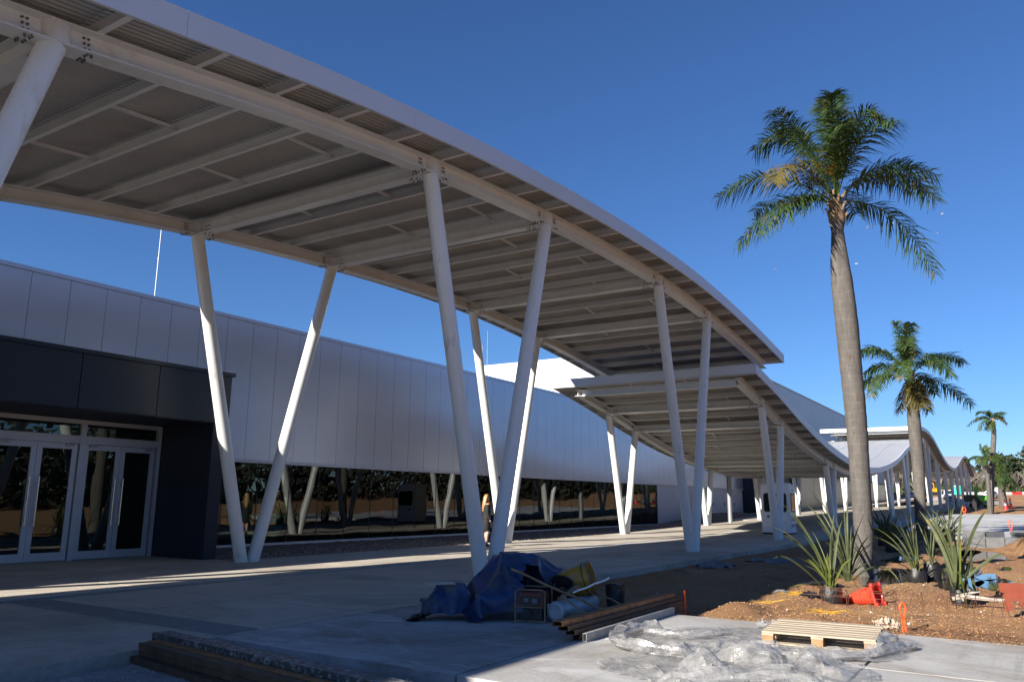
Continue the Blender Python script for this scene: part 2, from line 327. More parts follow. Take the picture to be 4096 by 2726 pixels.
M['bucket_yellow'] = simple('yellow_drum', (0.42,0.23,0.02), 0.45, 0, 0.3, 5, dirt=(0.16,0.14,0.12), dirt_scale=5, dirt_lo=0.47, bump=0.2)
M['cement'] = simple('grey_block', (0.17,0.17,0.17), 0.9, 0, 0.2, 4, bump=0.5, dirt=(0.10,0.10,0.10), dirt_scale=2.5, dirt_lo=0.56, world_=True)
M['brick'] = simple('red_clay_panel', (0.25,0.055,0.027), 0.75, 0, 0.12, 5, bump=0.2, dirt=(0.33,0.08,0.05), dirt_scale=4, dirt_lo=0.6)
M['rustwire'] = simple('rusty_wire', (0.13,0.055,0.03), 0.8, 0.2, 0.3, 9)
M['yellow_paint'] = simple('yellow_straw', (0.50,0.27,0.02), 0.6, 0, 0.15, 9)
M['red_machine'] = simple('red_machine_paint', (0.13,0.025,0.02), 0.45, 0, 0.3, 4, dirt=(0.1,0.08,0.06), dirt_scale=6, dirt_lo=0.5)
M['silver'] = simple('silver_label', (0.14,0.14,0.15), 0.5)
M['shaded_green'] = simple('shade_darkened_green', (0.004,0.028,0.006), 0.4, 0, 0.08)  # boom lift green, darkened so the canopy's shade is in the colour
M['yellow_mach'] = simple('yellow_machine_paint', (0.85,0.40,0.01), 0.4, 0, 0.08)
M['turq'] = simple('turquoise_plastic', (0.05,0.58,0.47), 0.45)
M['car_white'] = simple('white_car_paint', (0.80,0.81,0.82), 0.2, 0, 0.01)
M['car_glass'] = simple('car_glass', (0.02,0.025,0.03), 0.06)
M['red_light'] = simple('red_lens', (0.45,0.01,0.01), 0.2)
M['red'] = simple('red_plastic', (0.55,0.03,0.03), 0.5)
M['fence'] = simple('pale_barrier', (0.42,0.42,0.42), 0.8)
M['blue_sign'] = simple('blue_sticker', (0.03,0.25,0.5), 0.5)
M['skin'] = simple('skin', (0.55,0.33,0.24), 0.5, 0, 0.04)
M['suit'] = simple('black_suit_cloth', (0.012,0.012,0.014), 0.8, 0, 0.2, 20)
M['hair'] = simple('blond_hair', (0.36,0.19,0.06), 0.45, 0, 0.3, 30, stretch=(6,6,0.5))
M['scarf'] = simple('red_scarf', (0.55,0.02,0.02), 0.6)
M['bird'] = simple('gull_plumage', (0.7,0.7,0.7), 0.7)
def film_mat():
    m, t, B, N, L = nmat('clear_plastic_film'); co = coord(N, L, None, False)
    c = ramp_n(N, L, noise_n(N, L, co, 3, 5, 0.7), [(0.3, (0.30,0.295,0.285)), (0.7, (0.42,0.42,0.415))]); L.new(c, B.inputs['Base Color'])
    B.inputs['Roughness'].default_value = 0.16; B.inputs['Specular IOR Level'].default_value = 0.9
    bump_n(N, L, B, noise_n(N, L, co, 7, 4, 0.55, 1.2), 0.6, 0.04)
    tr = N.new('ShaderNodeBsdfTransparent'); mx = N.new('ShaderNodeMixShader')
    fa = ramp_n(N, L, noise_n(N, L, co, 5, 5, 0.7), [(0.34, 0.16), (0.66, 0.72)])
    L.new(fa, mx.inputs[0]); L.new(tr.outputs[0], mx.inputs[1]); L.new(B.outputs[0], mx.inputs[2]); L.new(mx.outputs[0], N['Material Output'].inputs[0])
    return m
M['film'] = film_mat()
M['film_roll'] = simple('white_film_roll', (0.36,0.38,0.42), 0.25, 0, 0.12, 3, bump=0.5, stretch=(8,8,1))

# ---------------------------------------------------------------- ground heights
GS = [-80,36,49,60,72,83,104,115,136,157,182,195,230,280,350,900]
GZ = [-.1,-.1,.1,.25,.5,.68,.88,1.05,1.2,1.35,2.0,2.9,4.0,4.3,5.0,9]
def sst(a, b, x):
    t = min(1, max(0, (x-a)/(b-a))); return t*t*(3-2*t)
def gz(s): return float(np.interp(s, GS, GZ))
def hill(s, d):
    e = np.interp(s, [-80, 88, 96, 110, 190, 300, 900], [0, 0, .3, .55, .2, .1, 0])
    return float(e)*sst(8, 2, d)
def gnd(s, d): return gz(s)+hill(s, d)
PUD = [(25.0,1.75,1.9,.40),(21.2,1.50,1.3,.33),(23.4,1.05,.9,.16),(21.5,.82,1.1,.25),(20.8,.2,1.0,.3),(22.3,3.0,2.0,.55),(33.4,1.5,2.4,.8),(34.5,2.5,2.2,.6),(26.5,.75,.8,.12),(29.0,3.6,1.6,.4)]
def dirt_h(s, d):
    h = gnd(s, d)-0.13
    n = noise.noise((s*0.5, d*0.9, 1.3))*0.07+noise.noise((s*1.7, d*2.4, 4.1))*0.055+noise.noise((s*4.3, d*5, 7.7))*0.035+noise.noise((s*14, d*14, 2.7))*0.014
    edge = sst(11.5, 12.4, s)*sst(8.2, 7.2, d)
    lump = 0.16*math.exp(-((s-12.9)/.7)**2-((d-4.0)/.35)**2)+0.13*math.exp(-((s-12.8)/.5)**2-((d-2.9)/.35)**2)
    lump += 0.07*math.exp(-((s-15.4)/1.0)**2-((d-3.5)/.5)**2)
    lump += 0.10*math.exp(-((d-2.3-0.10*(s-24))/.16)**2)*sst(22.5, 24, s)*sst(31, 29, s)*(0.7+0.6*noise.noise((s*2.5,d*3,0)))
    lump += 0.14*math.exp(-((d-.5-0.06*(s-18))/.12)**2)*sst(17.0, 18, s)*sst(21, 20, s)
    lump += (0.55+.25*noise.noise((s*1.2,d*2.2,5)))*math.exp(-((s-35.5)/1.8)**2-((d-.2)/.8)**2)
    lump += 0.25*math.exp(-((s-30)/1.2)**2-((d-5.2)/.8)**2)+0.22*math.exp(-((s-18)/1.3)**2-((d-7.0)/.6)**2)
    h += n*(0.25+0.75*edge)+lump*1.0
    for ps, pd, a, b in PUD:
        q = ((s-ps)/a)**2+((d-pd)/b)**2
        if q < 4: 
            lvl = gnd(ps, pd)-0.13
            h = h+(lvl-0.05-h)*sst(2.6, 0.7, q+0.9*noise.noise((s*1.6, d*3.5, ps)))
    return h
def grid(ss, dd, hf):
    mb = MB(); nd = len(dd)
    mb.v = [(s, d, hf(s, d)) for s in ss for d in dd]
    mb.f = [(i*nd+j, (i+1)*nd+j, (i+1)*nd+j+1, i*nd+j+1) for i in range(len(ss)-1) for j in range(nd-1)]
    return mb
# coarse sheet to the horizon, sunk a little where finer surfaces cover it
def base_h(s, d):
    h = gnd(s, d)-0.14
    if -40 < s < 99 and -9.5 < d < 60: h -= 0.32
    if s > 100: h += noise.noise((s*.08, d*.08, 0))*0.15*sst(100, 130, s)
    return h
ss = sorted(set([-300,-150,-80,-50,-41,-39.9,-20,0,10,20,30,36,43,49,55,60,66,72,78,83,90,95,98.9,99.1,104,110,115,125,136,146,157,165,175,182,188,195,205,220,235,250,280,310,350,420,520,700,950,1400]))
dd = [-900,-500,-300,-200,-140,-100,-70,-50,-35,-25,-18,-12,-9.6,-9.4,-6,-3,-1,0,1,2,3,4,5,6,7,8,10,13,17,25,35,50,59.9,60.1,80,110,150,220,350,600,900]
tag(obj('ground', grid(ss, dd, base_h), M['dirt']), kind='structure')
ss = [11.5]
while ss[-1] < 99.5: ss.append(ss[-1]+max(0.06, (ss[-1]-11.5)**1.25*0.0042+0.06))
dd = list(np.arange(-9.6, -1.5, 0.35))+list(np.arange(-1.5, 8.16, 0.075))
tag(obj('soil', grid(ss, dd, dirt_h), M['dirt']), kind='structure')
for k, (ps, pd, a, b) in enumerate(PUD):
    mb = MB(); n = 36; z = gnd(ps, pd)-0.135
    P = [(ps+a*1.45*math.cos(t)*(1+.15*math.sin(3*t+k)), pd+b*1.45*math.sin(t)*(1+.15*math.cos(2*t+k)), z) for t in np.linspace(0, 2*PI, n, endpoint=False)]
    mb.add(P, [tuple(range(n))]); tag(obj('puddle', mb, M['water'], smooth=None), kind='structure')

# ---------------------------------------------------------------- paving
def slab(mb, s0, s1, d0, d1, zf, t=0.28, g=0.016):
    P = [(s0+g,d0+g),(s1-g,d0+g),(s1-g,d1-g),(s0+g,d1-g)]
    mb.add([(x,y,zf(x)-t) for x,y in P]+[(x,y,zf(x)) for x,y in P], [(3,2,1,0),(4,5,6,7),(0,1,5,4),(1,2,6,5),(2,3,7,6),(3,0,4,7)])
mb = MB(); sj = [6.42, 9.0, 14.9, 20.8, 26.7, 32.6, 38.5]
while sj[-1] < 200: sj.append(sj[-1]+5.9)
for a, b in zip(sj, sj[1:]):
    for c0, c1 in ((8.12, 10.9), (10.9, 13.18), (13.52, 17.45)): slab(mb, a, b, c0, c1, gz)
for a, b in zip([-40,-30,-20,-10,0],[-30,-20,-10,0,6.42]):
    for c0, c1 in ((8.12, 13.18), (13.52, 18.0)): slab(mb, a, b, c0, c1, gz)
slab(mb, -40, 14.0, 17.45, 22.5, gz)
slab(mb, 60, 200, 17.45, 21.5, gz)
tag(obj('walkway', mb, M['walk'], smooth=None), kind='structure')
mb = MB()
for a, b in ((6.35, 9.0), (9.0, 11.5)):
    for c0, c1 in ((-8, -2), (-2, 1.56), (1.56, 4.66), (4.66, 8.12)): slab(mb, a, b, c0, c1, gz, g=0.018)
tag(obj('paving_slab', mb, M['slab'], smooth=None), kind='structure')
ss = list(np.arange(-6, 6.36, 0.15)); dd = list(np.arange(-8, 8.2, 0.15))
tag(obj('lower_paving', grid(ss, dd, lambda s, d: -0.215+0.012*noise.noise((s*2, d*2, 0))+0.02*sst(5.2,6.3,s)*noise.noise((s*9,d*9,1))), M['lower']), kind='structure')
# trench drain along the walkway and ribbed strip across it
mb = MB(); mb.box(-20, 120, 13.19, 13.51, -0.3, -0.2)
for y in (13.2, 13.47): mb.add([(-20,y,gz(-20)-.01),(36,y,-.108),(36,y+.03,-.108),(-20,y+.03,-.108),(-20,y,-.13),(36,y,-.13),(36,y+.03,-.13),(-20,y+.03,-.13)], [(0,1,2,3),(7,6,5,4),(0,4,5,1),(1,5,6,2),(2,6,7,3),(3,7,4,0)])
x = 4.0
while x < 75:
    z = gz(x); mb.box(x, x+.05, 13.19, 13.51, z-.03, z-.008); x += 0.11
tag(obj('trench_drain', mb, M['galv'], smooth=None), kind='structure')
mb = MB()
for k in range(9): x = 6.5+k*0.066; mb.box(x, x+.03, 8.2, 13.1, -.099, -.088)
tag(obj('ribbed_strip', mb, simple('ribbed_strip', (0.25,0.24,0.23), 0.8, world_=True), smooth=None), kind='structure')
# concrete road on the right
mb = MB(); near = [(42.2,-9),(42.3,.4),(43.4,2.5),(45.3,4.0),(49.5,5.8),(55.7,7.3),(60,8.1)]
far = [(95,-9),(87,.4),(85,2.5),(83.5,4.0),(82,5.8),(81,7.3),(80.5,8.1)]
for i in range(len(near)-1):
    (a0,b0),(a1,b1) = near[i],near[i+1]; (c0,e0),(c1,e1) = far[i],far[i+1]; K = 8
    P = []
    for k in range(K+1):
        t = k/K; 
        for (p,q),(r,w) in (((a0,b0),(c0,e0)),((a1,b1),(c1,e1))):
            x = p+(r-p)*t; y = q+(w-q)*t; P.append((x,y,gz(x)+0.0))
    mb.add(P+[(x,y,z-.3) for x,y,z in P], [(2*k,2*k+2,2*k+3,2*k+1) for k in range(K)]+[(0,1,2*K+3,2*K+2)]+[(2*K,4*K+2,4*K+3,2*K+1)])
tag(obj('road', mb, M['road'], smooth=None), kind='structure')
# gravel bed in front of the terminal
def grav_h(s, d):
    h = gz(min(s,36))-0.03+0.035*noise.noise((s*3,d*3,0))+0.02*noise.noise((s*11,d*11,3))+max(0,(s-45))*0.004
    h += 0.55*sst(54, 58, s)*sst(77, 66, s)*math.exp(-((d-20.6)/1.5)**2)*(1+.3*noise.noise((s*.8,d,2)))
    h += 0.25*sst(38, 52, s)*math.exp(-((d-19.6)/1.2)**2)
    return h
tag(obj('gravel_bed', grid(list(np.arange(14.1,80,.16)), list(np.arange(17.45,22.52,.15)), grav_h), M['gravel']), kind='structure')
def rocks(n, f, r0, r1, squash=0.7):
    mb = MB(); base = [(1,0,0),(-1,0,0),(0,1,0),(0,-1,0),(0,0,1),(0,0,-1)]; F = [(0,2,4),(2,1,4),(1,3,4),(3,0,4),(2,0,5),(1,2,5),(3,1,5),(0,3,5)]
    for _ in range(n):
        x, y, z = f(); r = random.uniform(r0, r1)*random.uniform(.6, 1); q = Matrix.Rotation(random.uniform(0,6.3),3,Vector((random.random()-.5,random.random()-.5,random.random()-.5)).normalized())
        mb.add([Vector((x,y,z))+Vector((v.x*r,v.y*r,v.z*r*squash)) for v in (q@(Vector(b)*random.uniform(.7,1.25)) for b in base)], F)
    return mb
def fp():
    s = random.uniform(14.3, 75); d = 17.5+abs(random.gauss(0, 1.6)); d = min(d, 22.3); return s, d, grav_h(s, d)+.008
tag(obj('gravel_stones', rocks(9000, fp, .015, .045), M['pebble'], smooth=None), kind='stuff')
def fd():
    s = 11.6+random.expovariate(1/6.5); s = min(s, 60); d = random.uniform(-.6, 8.0); return s, d, dirt_h(s, d)+.004
tag(obj('soil_clods', rocks(13000, fd, .006, .024), M['clod'], smooth=None), kind='stuff')
def fd2():
    s = 11.6+random.expovariate(1/9); s = min(s, 60); d = random.uniform(-.6, 8.0); return s, d, dirt_h(s, d)+.01
tag(obj('scattered_stones', rocks(170, fd2, .012, .04), M['stone'], smooth=None), kind='stuff')
def fl():
    return random.uniform(4.2, 6.3), random.uniform(2.2, 8), -.205
tag(obj('paving_grit', rocks(2500, fl, .004, .014), M['stone'], smooth=None), kind='stuff')
def fr_():
    return random.uniform(5.75, 6.33), random.uniform(4.6, 8.2), -.2
tag(obj('kerb_rubble', rocks(70, fr_, .012, .045), M['stone'], smooth=None), kind='stuff')
def fe():
    s = random.uniform(11.3, 11.75); d = random.uniform(-.5, 4.3); return s, d, max(-.1 if s < 11.5 else -9, dirt_h(s, d))+.004
tag(obj('edge_crumbs', rocks(500, fe, .004, .014), M['clod'], smooth=None), kind='stuff')

# ---------------------------------------------------------------- canopies
DA, DB, DO, DI = 9.5, 16.86, 8.65, 17.95
def profile(pts):
    xs = np.array([p[0] for p in pts], float); ys = np.array([p[1] for p in pts], float)
    # smooth spline (Catmull-Rom on dense samples, then blurred)
    t = np.arange(xs[0], xs[-1]+.01, .25); y = np.interp(t, xs, ys); k = np.hanning(19); k /= k.sum()
    pad = len(k)//2; yy = np.concatenate([2*y[0]-y[pad:0:-1], y, 2*y[-1]-y[-2:-pad-2:-1]]); y = np.convolve(yy, k, 'valid')
    return lambda s: float(np.interp(s, t, y))
Z1 = profile([(-24,5.9),(-16,6.3),(-10,6.45),(-5,6.5),(-1,6.6),(2,6.83),(4.3,7.14),(8.2,7.78),(12.2,8.24),(16.4,8.53),(19.5,8.66),(22.3,8.7),(25,8.66),(28.2,8.47),(32,8.12),(36.4,7.6)])
Z2 = profile([(30.2,6.72),(31,6.62),(35.2,5.92),(38.3,5.27),(42,4.62),(45,4.2),(49,3.8),(53,3.53),(57,3.46),(61,3.6),(66,4.02),(70,4.5),(73,4.95),(77,5.75),(82,6.55),(86,7.15),(90,7.6),(94,7.9)])
Z3 = profile([(88.6,8.75),(92,9.0),(96,9.12),(100,9.05),(104,8.72),(108,8.15),(112,7.55),(118,6.75),(124,6.3),(130,6.22),(134,6.4),(139,6.9),(144,7.65),(149,8.4),(154,9.0),(159,9.4),(164,9.52),(169,9.3),(174,8.7),(179,7.75),(183,6.85)])
def sweep(mb, s0, s1, step, zf, sec):              # closed section polygon (y, z offset) swept along x
    N = max(2, int(round((s1-s0)/step))+1); n = len(sec); P = []
    for k in range(N):
        s = s0+(s1-s0)*k/(N-1); z = zf(s); P += [(s, y, z+o) for y, o in sec]
    F = []
    for k in range(N-1): F += [(k*n+i, (k+1)*n+i, (k+1)*n+(i+1)%n, k*n+(i+1)%n) for i in range(n)]
    F += [tuple(range(n)), tuple(range(N*n-1, (N-1)*n-1, -1))]
    mb.add(P, F)
def hsec(y, w=.15, h=.30, tf=.022, tw=.014):
    b = -h
    return [(y-w,b),(y-w,b+tf),(y-tw,b+tf),(y-tw,-tf),(y-w,-tf),(y-w,0),(y+w,0),(y+w,-tf),(y+tw,-tf),(y+tw,b+tf),(y+w,b+tf),(y+w,b)]
def slope(zf, s): return math.atan2(zf(s+.3)-zf(s-.3), .6)
# shared meshes for repeats (x = along the roof, y = across)
mb = MB(); h, w, t = .215, .07, .008
w = .09
for (a,b,c,d_) in ((-.004,.004,t,h-t),(-w,.004,0,t),(-w,.004,h-t,h)): mb.box(a, b, DO+.02, DI-.02, c, d_)
purlin_me = mb.mesh('purlin', .6); purlin_me.materials.append(M['frame_steel'])
mb = MB()
for (a,b,c,d_) in ((-.15,.15,-.30,-.278),(-.15,.15,-.022,-.001),(-.012,.012,-.278,-.022)): mb.box(a, b, DA+.16, DB-.16, c, d_)
xbeam_me = mb.mesh('cross_beam', .6); xbeam_me.materials.append(M['frame_steel'])
mb = MB(); mb.box(0, 1, -.025, .025, 0, .006); mb.box(0, 1, -.025, -.019, 0, .05)
tie_me = mb.mesh('purlin_tie', .6); tie_me.materials.append(M['frame_steel'])
def node_mesh(sgn):
    mb = MB()
    mb.tube((0,0,-.29), (0,0,-.01), .165, n=24)
    mb.box(-.34, .34, -.155, .155, -.312, -.302)
    mb.box(-.155, .155, min(0,sgn*.55), max(0,sgn*.55), -.3115, -.3015)
    for x in (-1, 1): mb.box(min(x*.18,x*.42), max(x*.18,x*.42), -.022, .022, -.27, -.03)
    return mb
def bolts_mesh(sgn):
    mb = MB()
    for x in (-1, 1):
        for a in (.34, .40):
            for zz in (-.22, -.15, -.08): mb.tube((x*a,-.045,zz), (x*a,.045,zz), .017, n=6)
        for a, yy in ((.33,.05),(.33,.11),(.40,.08),(.40,.13),(.33,-.05),(.33,-.11),(.40,-.08)): mb.tube((x*a,yy,-.335), (x*a,yy,-.30), .017, n=6)
    for a, xx in ((.33,.05),(.33,-.05),(.42,.1),(.42,-.1),(.5,.05),(.5,-.05)): mb.tube((xx, sgn*a, -.335), (xx, sgn*a, -.30), .017, n=6)
    for a in (.36,.45):
        for zz in (-.22,-.12): mb.tube((-.04,sgn*a,zz),(.04,sgn*a,zz), .017, n=6)
    return mb
NODE = {}
for s in (1,-1):
    a = node_mesh(s); nf = len(a.f); b = bolts_mesh(s); a.add(b.v, b.f); me = a.mesh('node_plate', .6); me.materials.append(M['frame_steel']); me.materials.append(M['bolt'])
    for p in me.polygons:
        if p.index >= nf: p.material_index = 1
    NODE[s] = me
def inst(name, me, parent, loc, ry=0, sx=1):
    o = bpy.data.objects.new(name, me); COL.objects.link(o); o.parent = parent
    o.location = loc; o.rotation_euler = (0, -ry, 0); o.scale = (sx,1,1); return o
def canopy(label, zf, s0, s1, vs, pstep=1.385, group='wave roofed canopies in front of the terminal'):
    T = thing('walkway_canopy', label, 'canopy', (0,0,0), group=group)
    # deck: ribbed sheet underside, plain top
    ys = []; y = DO+.03; k = 0
    while y < DI-.04: ys += [(y, .205), (y+.03, .205), (y+.045, .232), (y+.085, .232)]; y += .105
    N = int((s1-s0)/.6)+1; P = []; n = len(ys)
    for k in range(N):
        s = s0+.03+(s1-s0-.06)*k/(N-1); z = zf(s); P += [(s, y, z+o) for y, o in ys]
    mb = MB(); mb.add(P, [(k*n+i, k*n+i+1, (k+1)*n+i+1, (k+1)*n+i) for k in range(N-1) for i in range(n-1)])
    obj('roof_deck', mb, M['deck'], T, smooth=.3)
    mb = MB(); sweep(mb, s0+.01, s1-.01, .6, zf, [(DO+.01,.25),(DO+.01,.335),(DI-.01,.335),(DI-.01,.25)]); [sweep(mb, s0+.02, s1-.02, .6, zf, [(y_-.02,.33),(y_-.02,.350),(y_+.02,.350),(y_+.02,.33)]) for y_ in (10.5, 12.4, 14.3, 16.2)]
    obj('roof_sheet', mb, M['roof_top'], T)
    for nm, y, lo in (('fascia', DO, -.005), ('fascia', DI, -.005)):
        mb = MB(); s = s0; first = True
        while s < s1-.01:
            e = min(s+4.6, s1); sg = -1 if y == DO else 1
            sec = [(y, lo), (y, .37), (y-sg*.0-(.10 if sg>0 else -.10), .37), (y-(.10 if sg>0 else -.10), .355), (y-(.012 if sg>0 else -.012), .355), (y-(.012 if sg>0 else -.012), lo+.015), (y-(.05 if sg>0 else -.05), lo+.015), (y-(.05 if sg>0 else -.05), lo)]
            sweep(mb, s+.003, e-.003, .45, zf, sec); s = e
        obj(nm, mb, M['fascia'], T, smooth=.5)
    for s_, sg in ((s0, -1), (s1, 1)):
        mb = MB(); z = zf(s_); mb.box(min(s_, s_-sg*.012)+sg*.004, max(s_, s_-sg*.012)+sg*.004, DO-.002, DI+.002, z-.005, z+.372); obj('end_fascia', mb, M['fascia'], T)
    for y in (DA, DB):
        mb = MB(); sweep(mb, s0+.45, s1-.35, .45, zf, hsec(y)); obj('main_beam', mb, M['frame_steel'], T, smooth=.4)
    inst('cross_beam', xbeam_me, T, (s0+.6, 0, zf(s0+.6)), 0); inst('cross_beam', xbeam_me, T, (s1-.5, 0, zf(s1-.5)), 0)
    np_ = int((s1-s0-.3)/pstep); pl = [s0+.2+k*(s1-s0-.45)/np_ for k in range(np_+1)]
    if len(pl) <= 100:
        for s in pl: inst('purlin', purlin_me, T, (s, 0, zf(s)+.003), slope(zf, s))
    for k in range(len(pl)-1):
        if k % 2: continue
        for dd_ in (11.9, 14.4) if (k//2) % 2 == 0 else (11.0, 13.6):
            a, b = pl[k], pl[k+1]; ang = math.atan2(zf(b)-zf(a)-.10, b-a)
            o = inst('purlin_tie', tie_me, T, (a+.01, dd_, zf(a)+.16), ang, (b-a-.02)/math.cos(ang))
    for s0_ in vs:
        for y, sg in ((DA, 1), (DB, -1)):
            g = gz(s0_); base = Vector((s0_, y, g))
            for q in (-1, 1):
                st = s0_+q*1.6
                for _ in range(8): st = s0_+q*(.12+.268*(zf(st)-.3-g))
                zb = zf(st)-.31
                mb = MB(); mb.tube((s0_+q*.115, y, g-.25), (st, y, zb+.01), .16, n=32)
                obj('column', mb, M['white_steel'], T, smooth=.6)
                if s0_ < 95:
                    inst('node_plate', NODE[sg], T, (st, y, zf(st)), slope(zf, st))
                if y == DA: inst('cross_beam', xbeam_me, T, (st, 0, zf(st)), slope(zf, st))
    return T
canopy('nearest white steel canopy with high arched roof overhead at the left', Z1, -22, 36.1, [-10, 2.4, 14.0, 26.0])
C2 = canopy('middle canopy whose curved roof dips low behind the guard booth', Z2, 31.5, 93.5, [36.8, 48.9, 60.6, 72.3, 83.4])
canopy('far canopy with rolling wave roof ending near the green lift', Z3, 88.6, 183, [93.9, 104.3, 115.3, 126, 136.8, 147.5, 159, 170.5, 180], pstep=1.5)
mb = MB(); mb.tube((53.6,16.9,-.2),(53.6,16.9,3.25), .15, n=24); mb.box(53.4,53.8,16.7,17.1,3.2,3.23)
tag(obj('steel_post', mb, M['galv']), 'plain vertical grey steel post under the low canopy beam', 'post')

# ---------------------------------------------------------------- terminal building
T = thing('terminal_building', 'long low terminal clad in grey metal panels with ribbon window and navy entrance', 'building', (0,0,0))
DW = 22.5; X0, X1 = -12.0, 75.4; WT, WH = 7.5, 2.70
mb = MB(); x = X0
xs = [X0]
off = 10.65
while off > X0: off -= 1.0785
x = off
while x < X1:
    a, b = max(x, X0), min(x+1.0785, X1); x += 1.0785
    if b-a > .05: mb.box(a+.006, b-.006, DW-.06, DW, WH+.06, WT)
obj('wall_panels', mb, M['clad'], T, smooth=None)
mb = MB(); mb.box(X0, X1, DW+.001, DW+.3, WH, WT); obj('wall', mb, M['dark_gap'], T)
mb = MB(); mb.box(X0, X1+.05, DW-.10, DW+.4, WT+.004, WT+.12); obj('parapet_cap', mb, M['clad'], T)
mb = MB(); mb.box(14.06, X1, DW-.10, DW+.2, WH-.04, WH+.055); obj('window_head_trim', mb, M['alu_frame'], T)
mb = MB(); mb.box(14.06, 54.7, DW-.06, DW+.1, -.13, -.05); obj('window_sill', mb, M['alu_frame'], T)
# glazing
x = 54.7
while x > 14.2:
    a = max(x-1.432, 14.1); mb = MB(); mb.box(a+.008, x-.008, DW+.0, DW+.012, -.05, WH-.04); g = obj('window_pane', mb, M['glass'], T, smooth=None)
    mf = MB(); mf.box(a-.012, a+.012, DW+.03, DW+.42, -.05, WH-.04); obj('glass_fin', mf, M['alu_frame'], T); x -= 1.432
x = 54.7
while x > 14.0: mb = MB(); mb.box(x-.014, x+.014, DW-.008, DW+.016, -.05, WH-.04); obj('window_joint', mb, M['dark_gap'], T); x -= 1.432
# room behind the glass
mb = MB(); mb.box(X0, 56, DW+.3, 44, -.25, -.13); obj('interior_floor', mb, M['int_floor'], T)
mb = MB(); mb.box(X0, X1, DW+.3, 44, 3.35, 3.6); mb.box(14, 14.2, DW+.1, 44, -.13, 3.35); mb.box(55.8, 56, DW+.1, 44, -.13, 3.35)
mb.box(X0, X1, DW+.3, DW+.34, 2.7, 3.36)
xs_ = [14.2]; ops = [(36.2,37.6),(48.0,48.7),(49.1,49.9),(51.0,52.1),(52.5,53.4)]
for a, b in ops: mb.box(xs_[-1], a, 40, 40.2, -.13, 3.35); mb.box(a, b, 40, 40.2, 2.35, 3.35); xs_.append(b)
mb.box(xs_[-1], 55.8, 40, 40.2, -.13, 3.35)
for x in (20, 30, 40, 50): mb.tube((x,30,-.13),(x,30,3.35), .25, n=16)
mb.box(24, 29, 33, 33.2, -.13, 2.4); mb.box(43, 46, 34, 34.2, -.13, 2.6)
obj('interior_wall', mb, M['interior'], T)
# pale blank wall, doors and navy block at the far end
mb = MB()
for a, b in ((54.72, 58.9), (58.93, 62.6)): mb.box(a, b, DW-.02, DW+.2, -.3, WH-.045)
obj('blank_panel', mb, M['plaster'], T)
mb = MB(); mb.box(62.63, 66.4, DW+.02, DW+.1, 0, WH-.045); obj('side_glazing', mb, M['teal'], T)
for k in range(3):
    a = 66.5+k*2.95; mb = MB(); mb.box(a, a+2.9, DW, DW+.1, 0, WH-.045); o = obj('service_door', mb, M['plaster'], T)
    mh = MB(); mh.box(a+.3, a+.34, DW-.05, DW-.001, 1.2, 1.45); mh.box(a+.3, a+.5, DW-.06, DW-.045, 1.4, 1.44); obj('door_handle', mh, M['black'], o)
mb = MB(); mb.box(X1+.02, 89.0, 21.2, 30, -.3, 6.8); obj('navy_block', mb, M['navy'], T)
# entrance portal
mb = MB()
for a, b in ((-12,-8.1),(-8.08,-4.1),(-4.08,-.1),(-.08,1.92),(1.94,3.92),(3.94,5.92),(5.94,7.92),(7.94,9.92),(9.94,11.9),(11.92,13.9)): mb.box(a, b, 18.1, 18.15, 3.45, 4.72)
mb.box(13.92, 14.1, 18.12, 18.2, 3.3, 4.72)
obj('portal_fascia', mb, M['navy'], T, smooth=None)
mb = MB(); mb.box(-12, 14.08, 18.16, DW-.07, 3.43, 4.70); obj('portal_roof', mb, M['navy_dark'], T)
mb = MB(); mb.box(-12, 14.16, 18.04, DW-.06, 4.722, 4.82); obj('portal_cap', mb, M['navy'], T)
mb = MB(); mb.box(13.66, 14.06, 18.17, DW-.02, -.15, 3.428); obj('portal_side_wall', mb, M['navy_dark'], T)
mb = MB(); DD = 20.4
mb.box(-6, 13.64, DD-.05, DD+.1, 3.30, 3.41); mb.box(-6, 13.64, DD-.05, DD+.1, 2.93, 3.0); mb.box(13.54, 13.64, DD-.055, DD+.1, -.1, 3.30)
for x in (11.42, 9.2, 6.98, 4.76): mb.box(x-.07, x+.07, DD-.055, DD+.1, -.1, 3.30)
mb.box(-6, 13.54, DD-.04, DD+.1, 2.80, 2.93)
fr = obj('door_frame', mb, M['alu_frame'], T)
mb = MB(); mb.box(-6, 13.5, DD+.02, DD+.03, 3.0, 3.30); obj('transom_glass', mb, M['glass'], T, smooth=None)
